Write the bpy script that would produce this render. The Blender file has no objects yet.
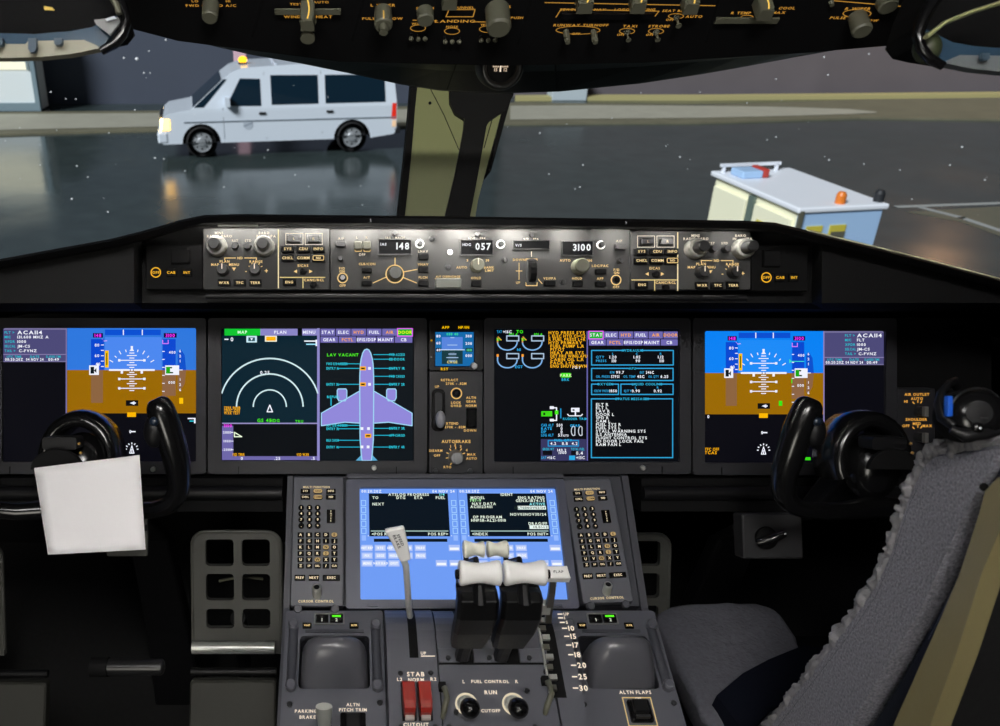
import bpy, math, random
from mathutils import Vector as V, Matrix
RND = random.Random(11)
sc = bpy.context.scene
COL = sc.collection
FPX, CX, CY = 850.0, 345.0, 363.0
C = V((0, 0, 1.45)); PT = math.radians(26)
RT = V((1, 0, 0)); FW = V((0, math.cos(PT), -math.sin(PT))); UP = V((0, math.sin(PT), math.cos(PT)))
pi = math.pi
def ray(px, py): return FW + RT * ((px - CX) / FPX) + UP * ((CY - py) / FPX)
def P(px, py, d): return C + d * ray(px, py)
def atX(px, py, X): return P(px, py, X * FPX / (px - CX))
def atZ(px, py, z):
    r = ray(px, py); return C + r * ((z - C.z) / r.z)
class Fr:
    """a working plane: origin, u to the right, v up the plane, n out of it"""
    def __init__(s, px, py, d, t=0, h=0):
        t = math.radians(t)
        s.v = UP * math.cos(t) + FW * math.sin(t); s.n = -FW * math.cos(t) + UP * math.sin(t)
        s.o = P(px, py, d) + s.n * h
        s.M = Matrix(((1, s.v.x, s.n.x, s.o.x), (0, s.v.y, s.n.y, s.o.y), (0, s.v.z, s.n.z, s.o.z), (0, 0, 0, 1)))
    def L(s, px, py, h=0):
        r = ray(px, py); k = ((s.o - C).dot(s.n) + h) / r.dot(s.n)
        w = C + r * k - s.o
        return (w.x, w.dot(s.v))
    def L3(s, px, py, d):
        w = P(px, py, d) - s.o
        return V((w.x, w.dot(s.v), w.dot(s.n)))
    def at(s, u, v, h=0):
        """the same plane with its origin moved"""
        q = Fr.__new__(Fr); q.v, q.n = s.v, s.n
        q.o = s.o + RT * u + s.v * v + s.n * h
        q.M = s.M.copy(); q.M.translation = q.o
        return q
# ------------------------------------------------------------------ materials
def lin(c):
    if isinstance(c, str):
        c = c.lstrip('#'); c = [int(c[i:i + 2], 16) for i in (0, 2, 4)]
    o = []
    for x in c[:3]:
        x = x / 255
        o.append(x / 12.92 if x <= .04045 else ((x + .055) / 1.055) ** 2.4)
    return (*o, 1)
MATS = {}
def mat(name, col, rough=.5, metal=0, bump=0, scale=200, var=0, spec=.5, coat=0):
    if name in MATS: return MATS[name]
    m = bpy.data.materials.new(name); m.use_nodes = True; nt = m.node_tree
    b = nt.nodes['Principled BSDF']
    b.inputs['Base Color'].default_value = lin(col); b.inputs['Roughness'].default_value = rough
    b.inputs['Metallic'].default_value = metal; b.inputs['Specular IOR Level'].default_value = spec
    b.inputs['Coat Weight'].default_value = coat
    tc = nt.nodes.new('ShaderNodeTexCoord'); nz = nt.nodes.new('ShaderNodeTexNoise')
    nz.inputs['Scale'].default_value = scale; nz.inputs['Detail'].default_value = 3
    nt.links.new(tc.outputs['Object'], nz.inputs['Vector'])
    if bump:
        bp = nt.nodes.new('ShaderNodeBump'); bp.inputs['Strength'].default_value = bump; bp.inputs['Distance'].default_value = .002
        nt.links.new(nz.outputs['Fac'], bp.inputs['Height']); nt.links.new(bp.outputs['Normal'], b.inputs['Normal'])
    mr = nt.nodes.new('ShaderNodeMapRange'); mr.inputs['To Min'].default_value = max(.02, rough - (.02 if metal else .06)); mr.inputs['To Max'].default_value = min(1, rough + (.02 if metal else .06))
    nt.links.new(nz.outputs['Fac'], mr.inputs['Value']); nt.links.new(mr.outputs['Result'], b.inputs['Roughness'])
    if var:
        mx = nt.nodes.new('ShaderNodeMix'); mx.data_type = 'RGBA'
        l = lin(col); mx.inputs['A'].default_value = tuple(x * (1 - var) for x in l[:3]) + (1,); mx.inputs['B'].default_value = tuple(min(1, x * (1 + var)) for x in l[:3]) + (1,)
        nt.links.new(nz.outputs['Fac'], mx.inputs['Factor']); nt.links.new(mx.outputs['Result'], b.inputs['Base Color'])
    MATS[name] = m; return m
def em(col, s=1.0):
    """a lit mark: a backlit legend or a shape on a screen"""
    k = f'light_{col}_{s}'
    if k in MATS: return MATS[k]
    m = bpy.data.materials.new(k); m.use_nodes = True; nt = m.node_tree
    b = nt.nodes['Principled BSDF']; b.inputs['Base Color'].default_value = (.004, .004, .004, 1); b.inputs['Roughness'].default_value = .35
    b.inputs['Specular IOR Level'].default_value = .02
    b.inputs['Emission Color'].default_value = lin(col); b.inputs['Emission Strength'].default_value = s
    MATS[k] = m; return m
def glassy(name, tint=(1, 1, 1), refl=1.0, rough=.02):
    if name in MATS: return MATS[name]
    m = bpy.data.materials.new(name); m.use_nodes = True; nt = m.node_tree; nt.nodes.clear()
    o = nt.nodes.new('ShaderNodeOutputMaterial'); t = nt.nodes.new('ShaderNodeBsdfTransparent'); g = nt.nodes.new('ShaderNodeBsdfGlossy')
    t.inputs['Color'].default_value = (*tint, 1); g.inputs['Roughness'].default_value = rough
    f = nt.nodes.new('ShaderNodeFresnel'); f.inputs['IOR'].default_value = 1.35
    mu = nt.nodes.new('ShaderNodeMath'); mu.operation = 'MULTIPLY'; mu.inputs[1].default_value = refl
    mx = nt.nodes.new('ShaderNodeMixShader')
    nt.links.new(f.outputs[0], mu.inputs[0]); nt.links.new(mu.outputs[0], mx.inputs[0]); nt.links.new(t.outputs[0], mx.inputs[1]); nt.links.new(g.outputs[0], mx.inputs[2]); nt.links.new(mx.outputs[0], o.inputs[0])
    MATS[name] = m; return m
# ------------------------------------------------------------------ text outlines, one cached outline per character
GL = {}
def _glyphs():
    obs = []
    for ch in [chr(i) for i in range(33, 127)]:
        cu = bpy.data.curves.new('glyph', 'FONT'); cu.body = ch; cu.size = 1; cu.resolution_u = 2; cu.offset = .026
        ob = bpy.data.objects.new('glyph', cu); COL.objects.link(ob); obs.append((ch, ob, cu))
    dg = bpy.context.evaluated_depsgraph_get()
    for ch, ob, cu in obs:
        me = bpy.data.meshes.new_from_object(ob.evaluated_get(dg))
        vs = [(v.co.x, v.co.y) for v in me.vertices]; fs = [tuple(p.vertices) for p in me.polygons]
        x0 = min(v[0] for v in vs); x1 = max(v[0] for v in vs)
        GL[ch] = ([(x - x0, y) for x, y in vs], fs, x1 - x0)
        bpy.data.meshes.remove(me)
    for ch, ob, cu in obs:
        bpy.data.objects.remove(ob); bpy.data.curves.remove(cu)
_glyphs()
CAP = .70
def rrect(cx, cy, w, h, r, n=4):
    r = min(r, w / 2 - 1e-6, h / 2 - 1e-6); pts = []
    for sx, sy, a0 in ((1, 1, 0), (-1, 1, 90), (-1, -1, 180), (1, -1, 270)):
        for k in range(n + 1):
            a = math.radians(a0 + 90 * k / n)
            pts.append((cx + sx * (w / 2 - r) + r * math.cos(a), cy + sy * (h / 2 - r) + r * math.sin(a)))
    return pts
def circ(cx, cy, r, n=24, a0=0, a1=360):
    m = n if abs(a1 - a0) >= 360 else n + 1
    return [(cx + r * math.cos(math.radians(a0 + (a1 - a0) * k / n)), cy + r * math.sin(math.radians(a0 + (a1 - a0) * k / n))) for k in range(m)]
class B:
    """collects shapes; put() links them as one mesh object"""
    def __init__(s): s.v = []; s.f = []; s.mats = []
    def mi(s, m):
        if m not in s.mats: s.mats.append(m)
        return s.mats.index(m)
    def poly(s, pts, m, sm=False):
        n = len(s.v); s.v += [tuple(p) for p in pts]; s.f.append((tuple(range(n, n + len(pts))), s.mi(m), sm)); return s
    def flat(s, pts, z, m): return s.poly([(p[0], p[1], z) for p in pts], m)
    def box(s, x0, x1, y0, y1, z0, z1, m):
        c = [(x, y, z) for z in (z0, z1) for y in (y0, y1) for x in (x0, x1)]
        n = len(s.v); s.v += c; k = s.mi(m)
        for q in ((0, 2, 3, 1), (4, 5, 7, 6), (0, 1, 5, 4), (2, 6, 7, 3), (0, 4, 6, 2), (1, 3, 7, 5)): s.f.append((tuple(n + i for i in q), k, False))
        return s
    def rings(s, rs, m, sm=True, closed=True, cap0=False, cap1=False):
        n = len(s.v); k = s.mi(m); L = len(rs[0])
        for r in rs: s.v += [tuple(p) for p in r]
        for i in range(len(rs) - 1):
            for j in range(L if closed else L - 1):
                a = n + i * L + j; b = n + i * L + (j + 1) % L
                s.f.append(((a, b, b + L, a + L), k, sm))
        if cap0: s.poly(list(reversed(rs[0])), m)
        if cap1: s.poly(rs[-1], m)
        return s
    def prism(s, pts, z0, z1, m, bev=0, mtop=None):
        cx = sum(p[0] for p in pts) / len(pts); cy = sum(p[1] for p in pts) / len(pts)
        def ring(z, ins):
            o = []
            for x, y in pts:
                dx, dy = x - cx, y - cy
                o.append((cx + dx - math.copysign(min(ins, abs(dx)), dx), cy + dy - math.copysign(min(ins, abs(dy)), dy), z))
            return o
        sg = 1 if z1 > z0 else -1
        if bev:
            rs = [ring(z0, 0), ring(z1 - sg * bev, 0), ring(z1, bev)]
        else: rs = [ring(z0, 0), ring(z1, 0)]
        s.rings(rs, m, sm=False); s.poly(rs[-1], mtop or m); s.poly(list(reversed(rs[0])), m)
        return s
    def tube(s, path, rad, m, n=10, caps=True, flatten=1, sm=True, up=None):
        path = [V(p) for p in path]
        if not isinstance(rad, (list, tuple)): rad = [rad] * len(path)
        rs = []; t0 = (path[1] - path[0]).normalized()
        a = up and V(up) or (V((0, 0, 1)) if abs(t0.z) < .9 else V((1, 0, 0)))
        x = (a - t0 * a.dot(t0)).normalized()
        for i, p in enumerate(path):
            t = (path[min(i + 1, len(path) - 1)] - path[max(i - 1, 0)]).normalized()
            x = (x - t * x.dot(t)).normalized(); y = t.cross(x)
            rs.append([p + (x * math.cos(2 * pi * k / n) + y * math.sin(2 * pi * k / n) * flatten) * rad[i] for k in range(n)])
        return s.rings(rs, m, sm=sm, cap0=caps, cap1=caps)
    def cyl(s, p0, p1, r0, m, r1=None, n=16): return s.tube([p0, p1], [r0, r0 if r1 is None else r1], m, n=n)
    def lathe(s, prof, m, o=(0, 0, 0), ax=(0, 0, 1), n=20, sharp=True):
        ax = V(ax).normalized(); a = V((1, 0, 0)) if abs(ax.x) < .9 else V((0, 1, 0))
        x = (a - ax * a.dot(ax)).normalized(); y = ax.cross(x); o = V(o)
        def ring(r, z): return [o + ax * z + (x * math.cos(2 * pi * k / n) + y * math.sin(2 * pi * k / n)) * max(r, 1e-5) for k in range(n)]
        for i in range(len(prof) - 1):
            if sharp: s.rings([ring(*prof[i]), ring(*prof[i + 1])], m)
        if not sharp: s.rings([ring(*p) for p in prof], m)
        return s
    def ball(s, c, r, m, nu=16, nv=10):
        c = V(c); r = V((r, r, r)) if not isinstance(r, (tuple, list, V)) else V(r)
        rs = []
        for i in range(nv + 1):
            a = pi * (i / nv) - pi / 2; a = max(min(a, pi / 2 - .01), -pi / 2 + .01)
            rs.append([(c.x + r.x * math.cos(a) * math.cos(2 * pi * k / nu), c.y + r.y * math.cos(a) * math.sin(2 * pi * k / nu), c.z + r.z * math.sin(a)) for k in range(nu)])
        return s.rings(rs, m, cap0=True, cap1=True)
    def line(s, pts, w, z, m, closed=False):
        n = len(pts)
        for i in range(n if closed else n - 1):
            a = V((pts[i][0], pts[i][1])); b = V((pts[(i + 1) % n][0], pts[(i + 1) % n][1])); d = b - a
            if d.length < 1e-7: continue
            d.normalize(); q = V((-d.y, d.x)) * w / 2; e = d * w * .3
            s.flat([a - q - e, b - q + e, b + q + e, a + q - e], z, m)
        return s
    def text(s, t, x, y, h, z, m, al='c', sx=1.0, base=False):
        """capital height h; (x, y) is the middle of the line"""
        k = h / CAP; w = 0; lay = []
        for ch in t:
            if ch == ' ' or ch not in GL: w += .38; continue
            g = GL[ch]; lay.append((g, w)); w += g[2] + .15
        w -= .15; x0 = x - (w * k * sx / 2 if al == 'c' else w * k * sx if al == 'r' else 0); y0 = y if base else y - h / 2
        mi = s.mi(m)
        for g, o in lay:
            n = len(s.v); s.v += [(x0 + (o + a) * k * sx, y0 + b * k, z) for a, b in g[0]]
            s.f += [(tuple(n + i for i in f), mi, False) for f in g[1]]
        return s
    def holed(s, outer, holes, z0, z1, m):
        cu = bpy.data.curves.new('outline', 'CURVE'); cu.dimensions = '2D'; cu.fill_mode = 'BOTH'; cu.extrude = abs(z1 - z0) / 2
        for pts in [outer] + list(holes):
            sp = cu.splines.new('POLY'); sp.points.add(len(pts) - 1); sp.use_cyclic_u = True
            for i, p in enumerate(pts): sp.points[i].co = (p[0], p[1], 0, 1)
        ob = bpy.data.objects.new('outline', cu); COL.objects.link(ob)
        me = bpy.data.meshes.new_from_object(ob.evaluated_get(bpy.context.evaluated_depsgraph_get()))
        n = len(s.v); zc = (z0 + z1) / 2; k = s.mi(m)
        s.v += [(v.co.x, v.co.y, v.co.z + zc) for v in me.vertices]
        s.f += [(tuple(n + i for i in p.vertices), k, False) for p in me.polygons]
        bpy.data.meshes.remove(me); bpy.data.objects.remove(ob); bpy.data.curves.remove(cu)
        return s
    def put(s, name, parent=None, loc=None, bevel=0, sub=0, seg=2):
        me = bpy.data.meshes.new(name); me.from_pydata(s.v, [], [f[0] for f in s.f])
        for m in s.mats: me.materials.append(m)
        for p, f in zip(me.polygons, s.f): p.material_index = f[1]; p.use_smooth = f[2]
        me.validate(); me.update()
        o = bpy.data.objects.new(name, me); COL.objects.link(o)
        if parent: o.parent = parent
        if loc is not None: o.location = loc
        if bevel:
            md = o.modifiers.new('edge', 'BEVEL'); md.width = bevel; md.segments = seg; md.limit_method = 'ANGLE'; md.angle_limit = math.radians(50); md.harden_normals = False
        if sub:
            md = o.modifiers.new('smooth', 'SUBSURF'); md.levels = sub; md.render_levels = sub
        return o
def tag(o, label=None, cat=None, group=None, kind=None):
    for k, v in (('label', label), ('category', cat), ('group', group), ('kind', kind)):
        if v: o[k] = v
    return o
def thing(name, label, cat, M=None, group=None, kind=None):
    o = bpy.data.objects.new(name, None); COL.objects.link(o); o.empty_display_size = .02
    if M is not None:
        if isinstance(M, Matrix): o.matrix_world = M
        else: o.location = M
    return tag(o, label, cat, group, kind)
def kids(o): return [x for x in bpy.data.objects if x.parent == o]
def copy_tree(o, parent=None):
    ch = kids(o); c = o.copy(); COL.objects.link(c)
    if parent: c.parent = parent
    for k in ch: copy_tree(k, c)
    return c
def letter(b, t):
    """lettering belongs to the face of the plate it stands on: add it to that mesh"""
    for p in kids(t):
        if p.name.split('.')[0] == 'face_plate' and not p.modifiers:
            me = p.data; q = B(); q.mats = list(me.materials)
            q.v = [tuple(v.co) for v in me.vertices]; q.f = [(tuple(f.vertices), f.material_index, f.use_smooth) for f in me.polygons]
            n = len(q.v); q.v += b.v; q.f += [(tuple(n + i for i in f[0]), q.mi(b.mats[f[1]]), f[2]) for f in b.f]
            bpy.data.objects.remove(p); return q.put('face_plate', t)
    return b.put('backlit_lettering', t)
# ------------------------------------------------------------------ shared materials
KEYB = mat('key_black', (12, 12, 13), .6, bump=.05, scale=800, spec=.12)
BLK = mat('black_plastic', (16, 16, 18), .45, bump=.1, scale=900, spec=.25)
MATTE = mat('matte_black', (11, 11, 12), .75, bump=.1, scale=600, spec=.15)
GLOSS = mat('glossy_black', (14, 14, 15), .2, spec=.5)
BEZ = mat('bezel_charcoal', (46, 46, 50), .5, bump=.08, scale=900, spec=.3)
PED = mat('pedestal_grey', (88, 89, 97), .42, bump=.12, scale=1200, spec=.4)
PED2 = mat('pedestal_dark_grey', (66, 67, 74), .45, bump=.12, scale=1200, spec=.4)
PALM = mat('palm_rest_grey', (84, 84, 90), .3, spec=.5)
MCPG = mat('panel_grey', (60, 60, 60), .6, bump=.06, scale=900, spec=.1)
KNOBG = mat('knob_grey', (120, 119, 114), .45, bump=.05, scale=700)
KNOBD = mat('knob_charcoal', (40, 40, 41), .4, spec=.4)
OLIVE = mat('olive_grey_plastic', (92, 92, 78), .5, bump=.05, scale=500)
WHT = mat('white_plastic', (226, 226, 222), .3, spec=.5)
SILV = mat('brushed_metal', (196, 198, 192), .34, metal=.55)
SCREW = mat('screw_dark', (70, 71, 74), .35, metal=.8)
RED = mat('red_guard', (150, 38, 30), .35)
BEIGE = mat('beige_shell', (122, 113, 80), .42, bump=.05, scale=300)
POSTM = mat('olive_lining', (120, 124, 84), .6, bump=.06, scale=200)
PAPER = mat('paper', (232, 230, 232), .8, bump=.15, scale=18)
AMB = em('#f0c070', .85); AMB2 = em('#e8a83c', .9); CREAM = em('#ffeed8', 1.0); DIM = em('#caa25c', .55)
SCRB = em('#04050a', 1); WH = em('#e8f0ff', 1)
# ------------------------------------------------------------------ main panel displays
class S:
    """draws on a plane in the coordinates of that plane's picture"""
    def __init__(s, fr, b, z): s.fr, s.b, s.z = fr, b, z
    def q(s, x, y, l): return s.fr.L(x, y)
    def zz(s, l): return s.z + l * .00016
    def r(s, x0, y0, x1, y1, c, l=1): s.b.flat([s.q(x0, y1, l), s.q(x1, y1, l), s.q(x1, y0, l), s.q(x0, y0, l)], s.zz(l), em(c)); return s
    def p(s, pts, c, l=1): s.b.flat([s.q(*p, l) for p in pts], s.zz(l), em(c)); return s
    def ln(s, pts, w, c, l=2, closed=False):
        k = (s.fr.L(501, 400)[0] - s.fr.L(500, 400)[0]); s.b.line([s.q(*p, l) for p in pts], w * k, s.zz(l), em(c), closed); return s
    def bx(s, x0, y0, x1, y1, w, c, l=2): return s.ln([(x0, y0), (x1, y0), (x1, y1), (x0, y1)], w, c, l, True)
    def t(s, x, y, tx, h, c, al='c', sx=1.0, l=3, mw=None):
        if mw:
            w_ = sum(.38 if ch == ' ' else GL[ch][2] + .1 for ch in tx) * h / CAP * sx
            if w_ > mw: sx *= mw / w_
        u, v = s.q(x, y, l); k = -(s.q(x, y + 1, l)[1] - v); s.b.text(tx, u, v, h * k, s.zz(l), em(c), al, sx); return s
    def arc(s, cx, cy, rr, a0, a1, w, c, l=2, n=28, ry=None):
        ry = ry or rr
        return s.ln([(cx + rr * math.cos(math.radians(a0 + (a1 - a0) * i / n)), cy - ry * math.sin(math.radians(a0 + (a1 - a0) * i / n))) for i in range(n + 1)], w, c, l)
MP = Fr(456, 395, 1.35, 0)
PX = 1.35 / FPX
def display(name, label, brect, srect, knob, draw, group=None):
    x0, y0, x1, y1 = brect; a0, b0, a1, b1 = srect
    u, v = MP.L((x0 + x1) / 2, (y0 + y1) / 2); f = MP.at(u, v)
    t = thing(name, label, 'display', f.M, group)
    def R4(x0, y0, x1, y1): p = f.L(x0, y1); q = f.L(x1, y0); return p[0], p[1], q[0], q[1]
    o = R4(x0, y0, x1, y1); i = R4(a0, b0, a1, b1)
    rc = lambda e, r: rrect((e[0] + e[2]) / 2, (e[1] + e[3]) / 2, e[2] - e[0], e[3] - e[1], r, 3)
    B().holed(rc(o, .006), [list(reversed(rc(i, .003)))], -.024, 0, BEZ).put('bezel', t, bevel=.0012)
    b = B(); b.box(i[0] - .002, i[2] + .002, i[1] - .002, i[3] + .002, -.02, -.006, SCRB); scr = b.put('screen', t)
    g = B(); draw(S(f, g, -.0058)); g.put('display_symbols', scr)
    ku, kv = f.L(*knob)
    B().lathe([(.004, 0), (.004, .005), (.0032, .0062), (0, .0062)], SILV, (ku, kv, 0), n=14).put('brightness_knob', t)
    for s_ in (-1, 1):
        c = (o[0] + o[2]) / 2 + s_ * (o[2] - o[0]) * .36
        B().box(c - .0007, c + .0007, o[1], o[1] + .012, 0, .0012, MATTE).put('latch', t)
    return t
CY_, WHT_, AM_, GR_, MG_ = '#22c3d8', '#f2f4ff', '#ffb400', '#30e020', '#ff30ff'
LAV = '#8d88c8'
def info_block(s, x, y, w, lx, tx, line2):
    s.r(x, y, x + w, y + 34, '#4d4a78', 1); s.r(x, y, x + w, y + 1.6, '#75709a', 2); s.r(x, y + 26, x + w, y + 26.8, '#8a7fae', 2); s.r(x, y + 33, x + w, y + 34, '#75709a', 2)
    rows = (('FLT >', 'ACA114', 3.6), ('MIC', line2, 2.7), ('XPDR', '1000', 2.7), ('SELCAL', 'JM-CS', 2.7), ('TAIL >', ' C-FVNZ', 2.7))
    for i, (a, b, h) in enumerate(rows):
        yy = y + 4.3 + i * 4.6
        s.t(lx, yy, a, 2.4, '#20b8cc', 'l', mw=10.5); s.t(tx, yy, b, h, WHT_, 'l', 1.1 if i else 1.3)
    for cx, a, b in ((x + w * .17, 'UTC TIME', '00:20:20Z'), (x + w * .5, 'DATE', '04 NOV 24'), (x + w * .8, 'ELAPSED TIME', '00:49')):
        s.t(cx, y + 28.6, a, 2.2, '#20b8cc', mw=14); s.t(cx, y + 31.4, b, 2.7, WHT_, mw=17)
def pfd(s, x, w, y, hz, yb, sky, mid, gnd):
    k = w / 130.0; X = lambda a: x + (a - 66) * k
    s.r(x, y, x + w, hz, sky, 1); s.r(x, hz, x + w, yb, gnd, 1)
    s.r(X(104), y + 9, X(161), hz, mid, 2)
    s.r(X(104), y + 1.5, X(160), y + 7, '#0b50d2', 2)
    for a in (122, 141): s.r(X(a), y + 1.5, X(a) + 1, y + 7, WHT_, 3)
    s.r(X(92), y + 5, X(102), y + 9.5, '#16063a', 3); s.t(X(97), y + 7.3, '148', 3.2, MG_, l=4)
    s.r(X(163), y + 5, X(176), y + 9.5, '#16063a', 3); s.t(X(169.5), y + 7.3, '3100', 3.2, MG_, l=4)
    s.ln([(X(101), y + 11), (X(103), y + 13), (X(106), y + 12.6)], .7, '#d8b0ff', 3)
    s.ln([(X(162), y + 12), (X(162), y + 15.5), (X(167.5), y + 15.5), (X(167.5), y + 12)], .8, '#e080ff', 4)
    s.r(X(90), y + 11, X(103), hz, '#0848d0', 3); s.r(X(90), hz, X(102), hz + 33, '#8c6440', 3)
    s.r(X(162), y + 11, X(175), hz, '#0848d0', 3); s.r(X(161.5), hz, X(175), hz + 26, '#8c6444', 3)
    s.p([(X(177), y + 24), (X(180), y + 21), (X(184), y + 27), (X(185.5), hz), (X(177), hz)], '#0c50cc', 2)
    s.p([(X(177), hz), (X(185.5), hz), (X(184), hz + 14), (X(180), hz + 20), (X(177), hz + 20)], '#8c6444', 2)
    for i in range(5): s.r(X(100), y + 16.5 + i * 5.4, X(103), y + 17.3 + i * 5.4, WHT_, 4)
    for i, n in ((0, '80'), (1, '60')): s.t(X(96), y + 17 + i * 10.6, n, 2.8, WHT_, l=4)
    s.t(X(97), hz - 6, '40', 2.8, WHT_, l=4)
    for i in range(7): s.r(X(161.5), y + 23 + i * 8, X(164), y + 23.8 + i * 8, WHT_, 4)
    s.t(X(171.5), y + 24.3, '400', 2.6, WHT_, l=4); s.t(X(171), hz + 12.5, '000', 2.6, WHT_, l=4)
    for i, n in enumerate(('6', '2', '1')): s.t(X(179.5), y + 23 + i * 5, n, 2.6, WHT_, l=4)
    for i, n in enumerate(('1', '2', '6')): s.t(X(179.5), hz + 9.5 + i * 5.2, n, 2.6, WHT_, l=4)
    s.r(X(104), y + 22.5, X(107.8), y + 39.5, '#ffc400', 4); s.r(X(105.4), y + 25, X(106.4), y + 37, '#3a2c00', 5)
    # attitude symbols
    cx = X(131)
    for a in (30, 45, 60, 75, 105, 120, 135, 150):
        r0, r1 = (22, 25.5) if a % 30 == 0 else (22, 24)
        s.ln([(cx + r * math.cos(math.radians(a)), hz + 3 - r * math.sin(math.radians(a))) for r in (r0, r1)], .9, WHT_, 3)
    s.p([(cx - 2.4, hz - 19), (cx + 2.4, hz - 19), (cx + 1, hz - 21), (cx + 1.2, hz - 24), (cx - 1.2, hz - 24), (cx - 1, hz - 21)], WHT_, 3)
    for dy, hw in ((-17, 2.5), (-14.5, 5), (-12, 2.5), (-9.7, 13), (-7.5, 2.5), (-5, 5), (-2.6, 2.5), (2.4, 2.5), (4.5, 5), (6.7, 2.5), (9, 13), (11.4, 2.5), (13.7, 5), (16, 2.5), (18.4, 13), (20.6, 2.5)):
        s.r(cx - hw, hz + dy - .45, cx + hw, hz + dy + .45, WHT_, 3)
        if hw == 13:
            for q in (-1, 1): s.r(cx + q * 12.6 - 1.2, hz + dy - 1.2, cx + q * 12.6 + 1.2, hz + dy + 1.2, WHT_, 4)
    s.r(cx - 23, hz - .9, cx - 2, hz + .9, WHT_, 4); s.r(cx + 2, hz - .9, cx + 23, hz + .9, WHT_, 4)
    for q in (-1, 1): s.r(cx + q * 10 - 1.2, hz, cx + q * 10 + 1.2, hz + 3.6, WHT_, 4)
    s.r(cx - 1, hz - 1, cx + 1, hz + 1, WHT_, 4)
    # value boxes
    s.r(X(88.2), hz - 4.6, X(98), hz + 5, WHT_, 5); s.r(X(89.6), hz - 3.2, X(93.2), hz + 3.6, '#06141c', 6); s.p([(X(93), hz + .5), (X(95.5), hz - 2), (X(95.5), hz + 3)], '#06141c', 6); s.r(X(96), hz - 6.5, X(98), hz - 4.6, WHT_, 5)
    s.r(X(164.5), hz - 4.6, X(178.5), hz + 5, WHT_, 5); s.r(X(165.4), hz - 3.2, X(169.5), hz + 3.6, '#18a810', 6); s.r(X(169.5), hz - 3, X(171.5), hz - 1.6, '#083008', 6); s.r(X(169.5), hz + 2, X(172.5), hz + 3.4, '#083008', 6)
    s.r(X(178.5), hz - .4, X(182), hz + .4, WHT_, 5)
    s.r(cx - 6, hz + 30.4, cx + 6.4, hz + 36, '#080a10', 3); s.p([(cx - 2, hz + 33.2), (cx + 2.6, hz + 31.4), (cx + 2.6, hz + 35)], WHT_, 4); s.r(cx + 1.4, hz + 32.6, cx + 4, hz + 33.8, WHT_, 4)
    s.r(cx - 4.6, yb - 1, cx + 4.2, yb + 3.6, '#ffb800', 4)
    # small compass below the horizon picture
    ny = yb + 36
    s.t(cx - 1.5, yb + 18.4, '0', 3, WHT_); s.ln([(cx - 1, yb + 18.4), (cx + 3.4, yb + 18.4)], 1.2, WHT_, 3)
    for a in range(0, 181, 30): s.ln([(cx + r * math.cos(math.radians(a)), ny - r * math.sin(math.radians(a))) for r in (5.2, 6.4)], 1, WHT_, 3)
    s.ln([(cx - 2.2, ny + 4), (cx, ny - 3.4), (cx + 2.2, ny + 4)], .9, WHT_, 3, True); s.r(cx - .5, ny, cx + .5, ny + 4, WHT_, 3)
    s.r(X(187), yb + 4.6, X(195), yb + 5.8, WHT_, 3); s.r(X(189), yb + 7.2, X(194), yb + 8.4, CY_, 3); s.r(X(193.4), yb + 4.6, X(195), yb + 10, WHT_, 3)
    s.r(X(178.6), yb - 15.5, X(182.6), yb - 9.6, '#ffc400', 4)
def d_captain(s):
    s.r(2, 328, 196, 462, '#07070f', 0)
    info_block(s, 2, 328, 63, 3.2, 16, '131.600 MHZ A')
    s.r(64.6, 328, 65.8, 462, '#7d74a8', 3)
    pfd(s, 66, 130, 328, 370, 413.5, '#2f78de', '#4c88f0', '#996800')
    s.t(71, 452, 'TFC', 3, '#d8a000', 'l')
def d_copilot(s):
    s.r(705, 331, 886, 463, '#07070f', 0)
    info_block(s, 826.5, 331, 59.5, 847, 859, 'FLT')
    s.r(825.2, 331, 826.4, 440, '#8a80b8', 3)
    pfd(s, 705, 120.5, 331, 373, 414.5, '#0a82f4', '#1c8bf8', '#9a6a02')
    s.t(706, 449.6, 'TFC OFF', 2.9, '#ffb400', 'l', l=4, mw=14); s.t(706, 453, 'TCAS', 2.9, '#ffb400', 'l', l=4, mw=13)
    s.r(807, 457.6, 812.4, 460.6, '#38d818', 3); s.r(780.5, 401, 784, 406, '#38e818', 3)
    s.t(708, 416.8, '- 0', 3, WHT_); s.ln([(793.5, 379), (793.5, 383)], 1, GR_, 4)
    s.r(791.5, 361, 806, 361.8, '#40e0c0', 4); s.p([(791, 359), (791, 363.4), (793.6, 361.2)], '#40e0c0', 4)
def tabs(s, x, w, y, hot):
    n1 = ['STAT', 'ELEC', 'HYD', 'FUEL', 'AIR', 'DOOR']; n2 = ['GEAR', 'FCTL', 'EFIS/DSP', 'MAINT', 'CB']
    amber = ('HYD', 'AIR', 'FCTL', 'DOOR')
    cw = w / 6.0
    for i, t_ in enumerate(n1):
        a = x + i * cw; on = i == hot
        s.r(a + .4, y, a + cw - .4, y + 7, '#12b42c' if on else '#6f68b0', 2)
        if on: s.bx(a + .2, y - .2, a + cw - .4, y + 7.4, 1.1, '#e060f0', 4)
        s.t(a + cw / 2, y + 3.5, t_, 3, '#e8ff20' if on and t_ == 'DOOR' else WHT_ if on else '#ffa838' if t_ in amber else WHT_, l=5)
    xs = [0, 18.5, 37, 57, 75.5, 94]
    for i, t_ in enumerate(n2):
        a = x + xs[i] * w / 94; b = x + xs[i + 1] * w / 94
        s.r(a + .4, y + 7.8, b - .4, y + 14, '#6f68b0', 2); s.t((a + b) / 2, y + 11, t_, 3, '#ffa838' if t_ in amber else WHT_, l=5)
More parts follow.
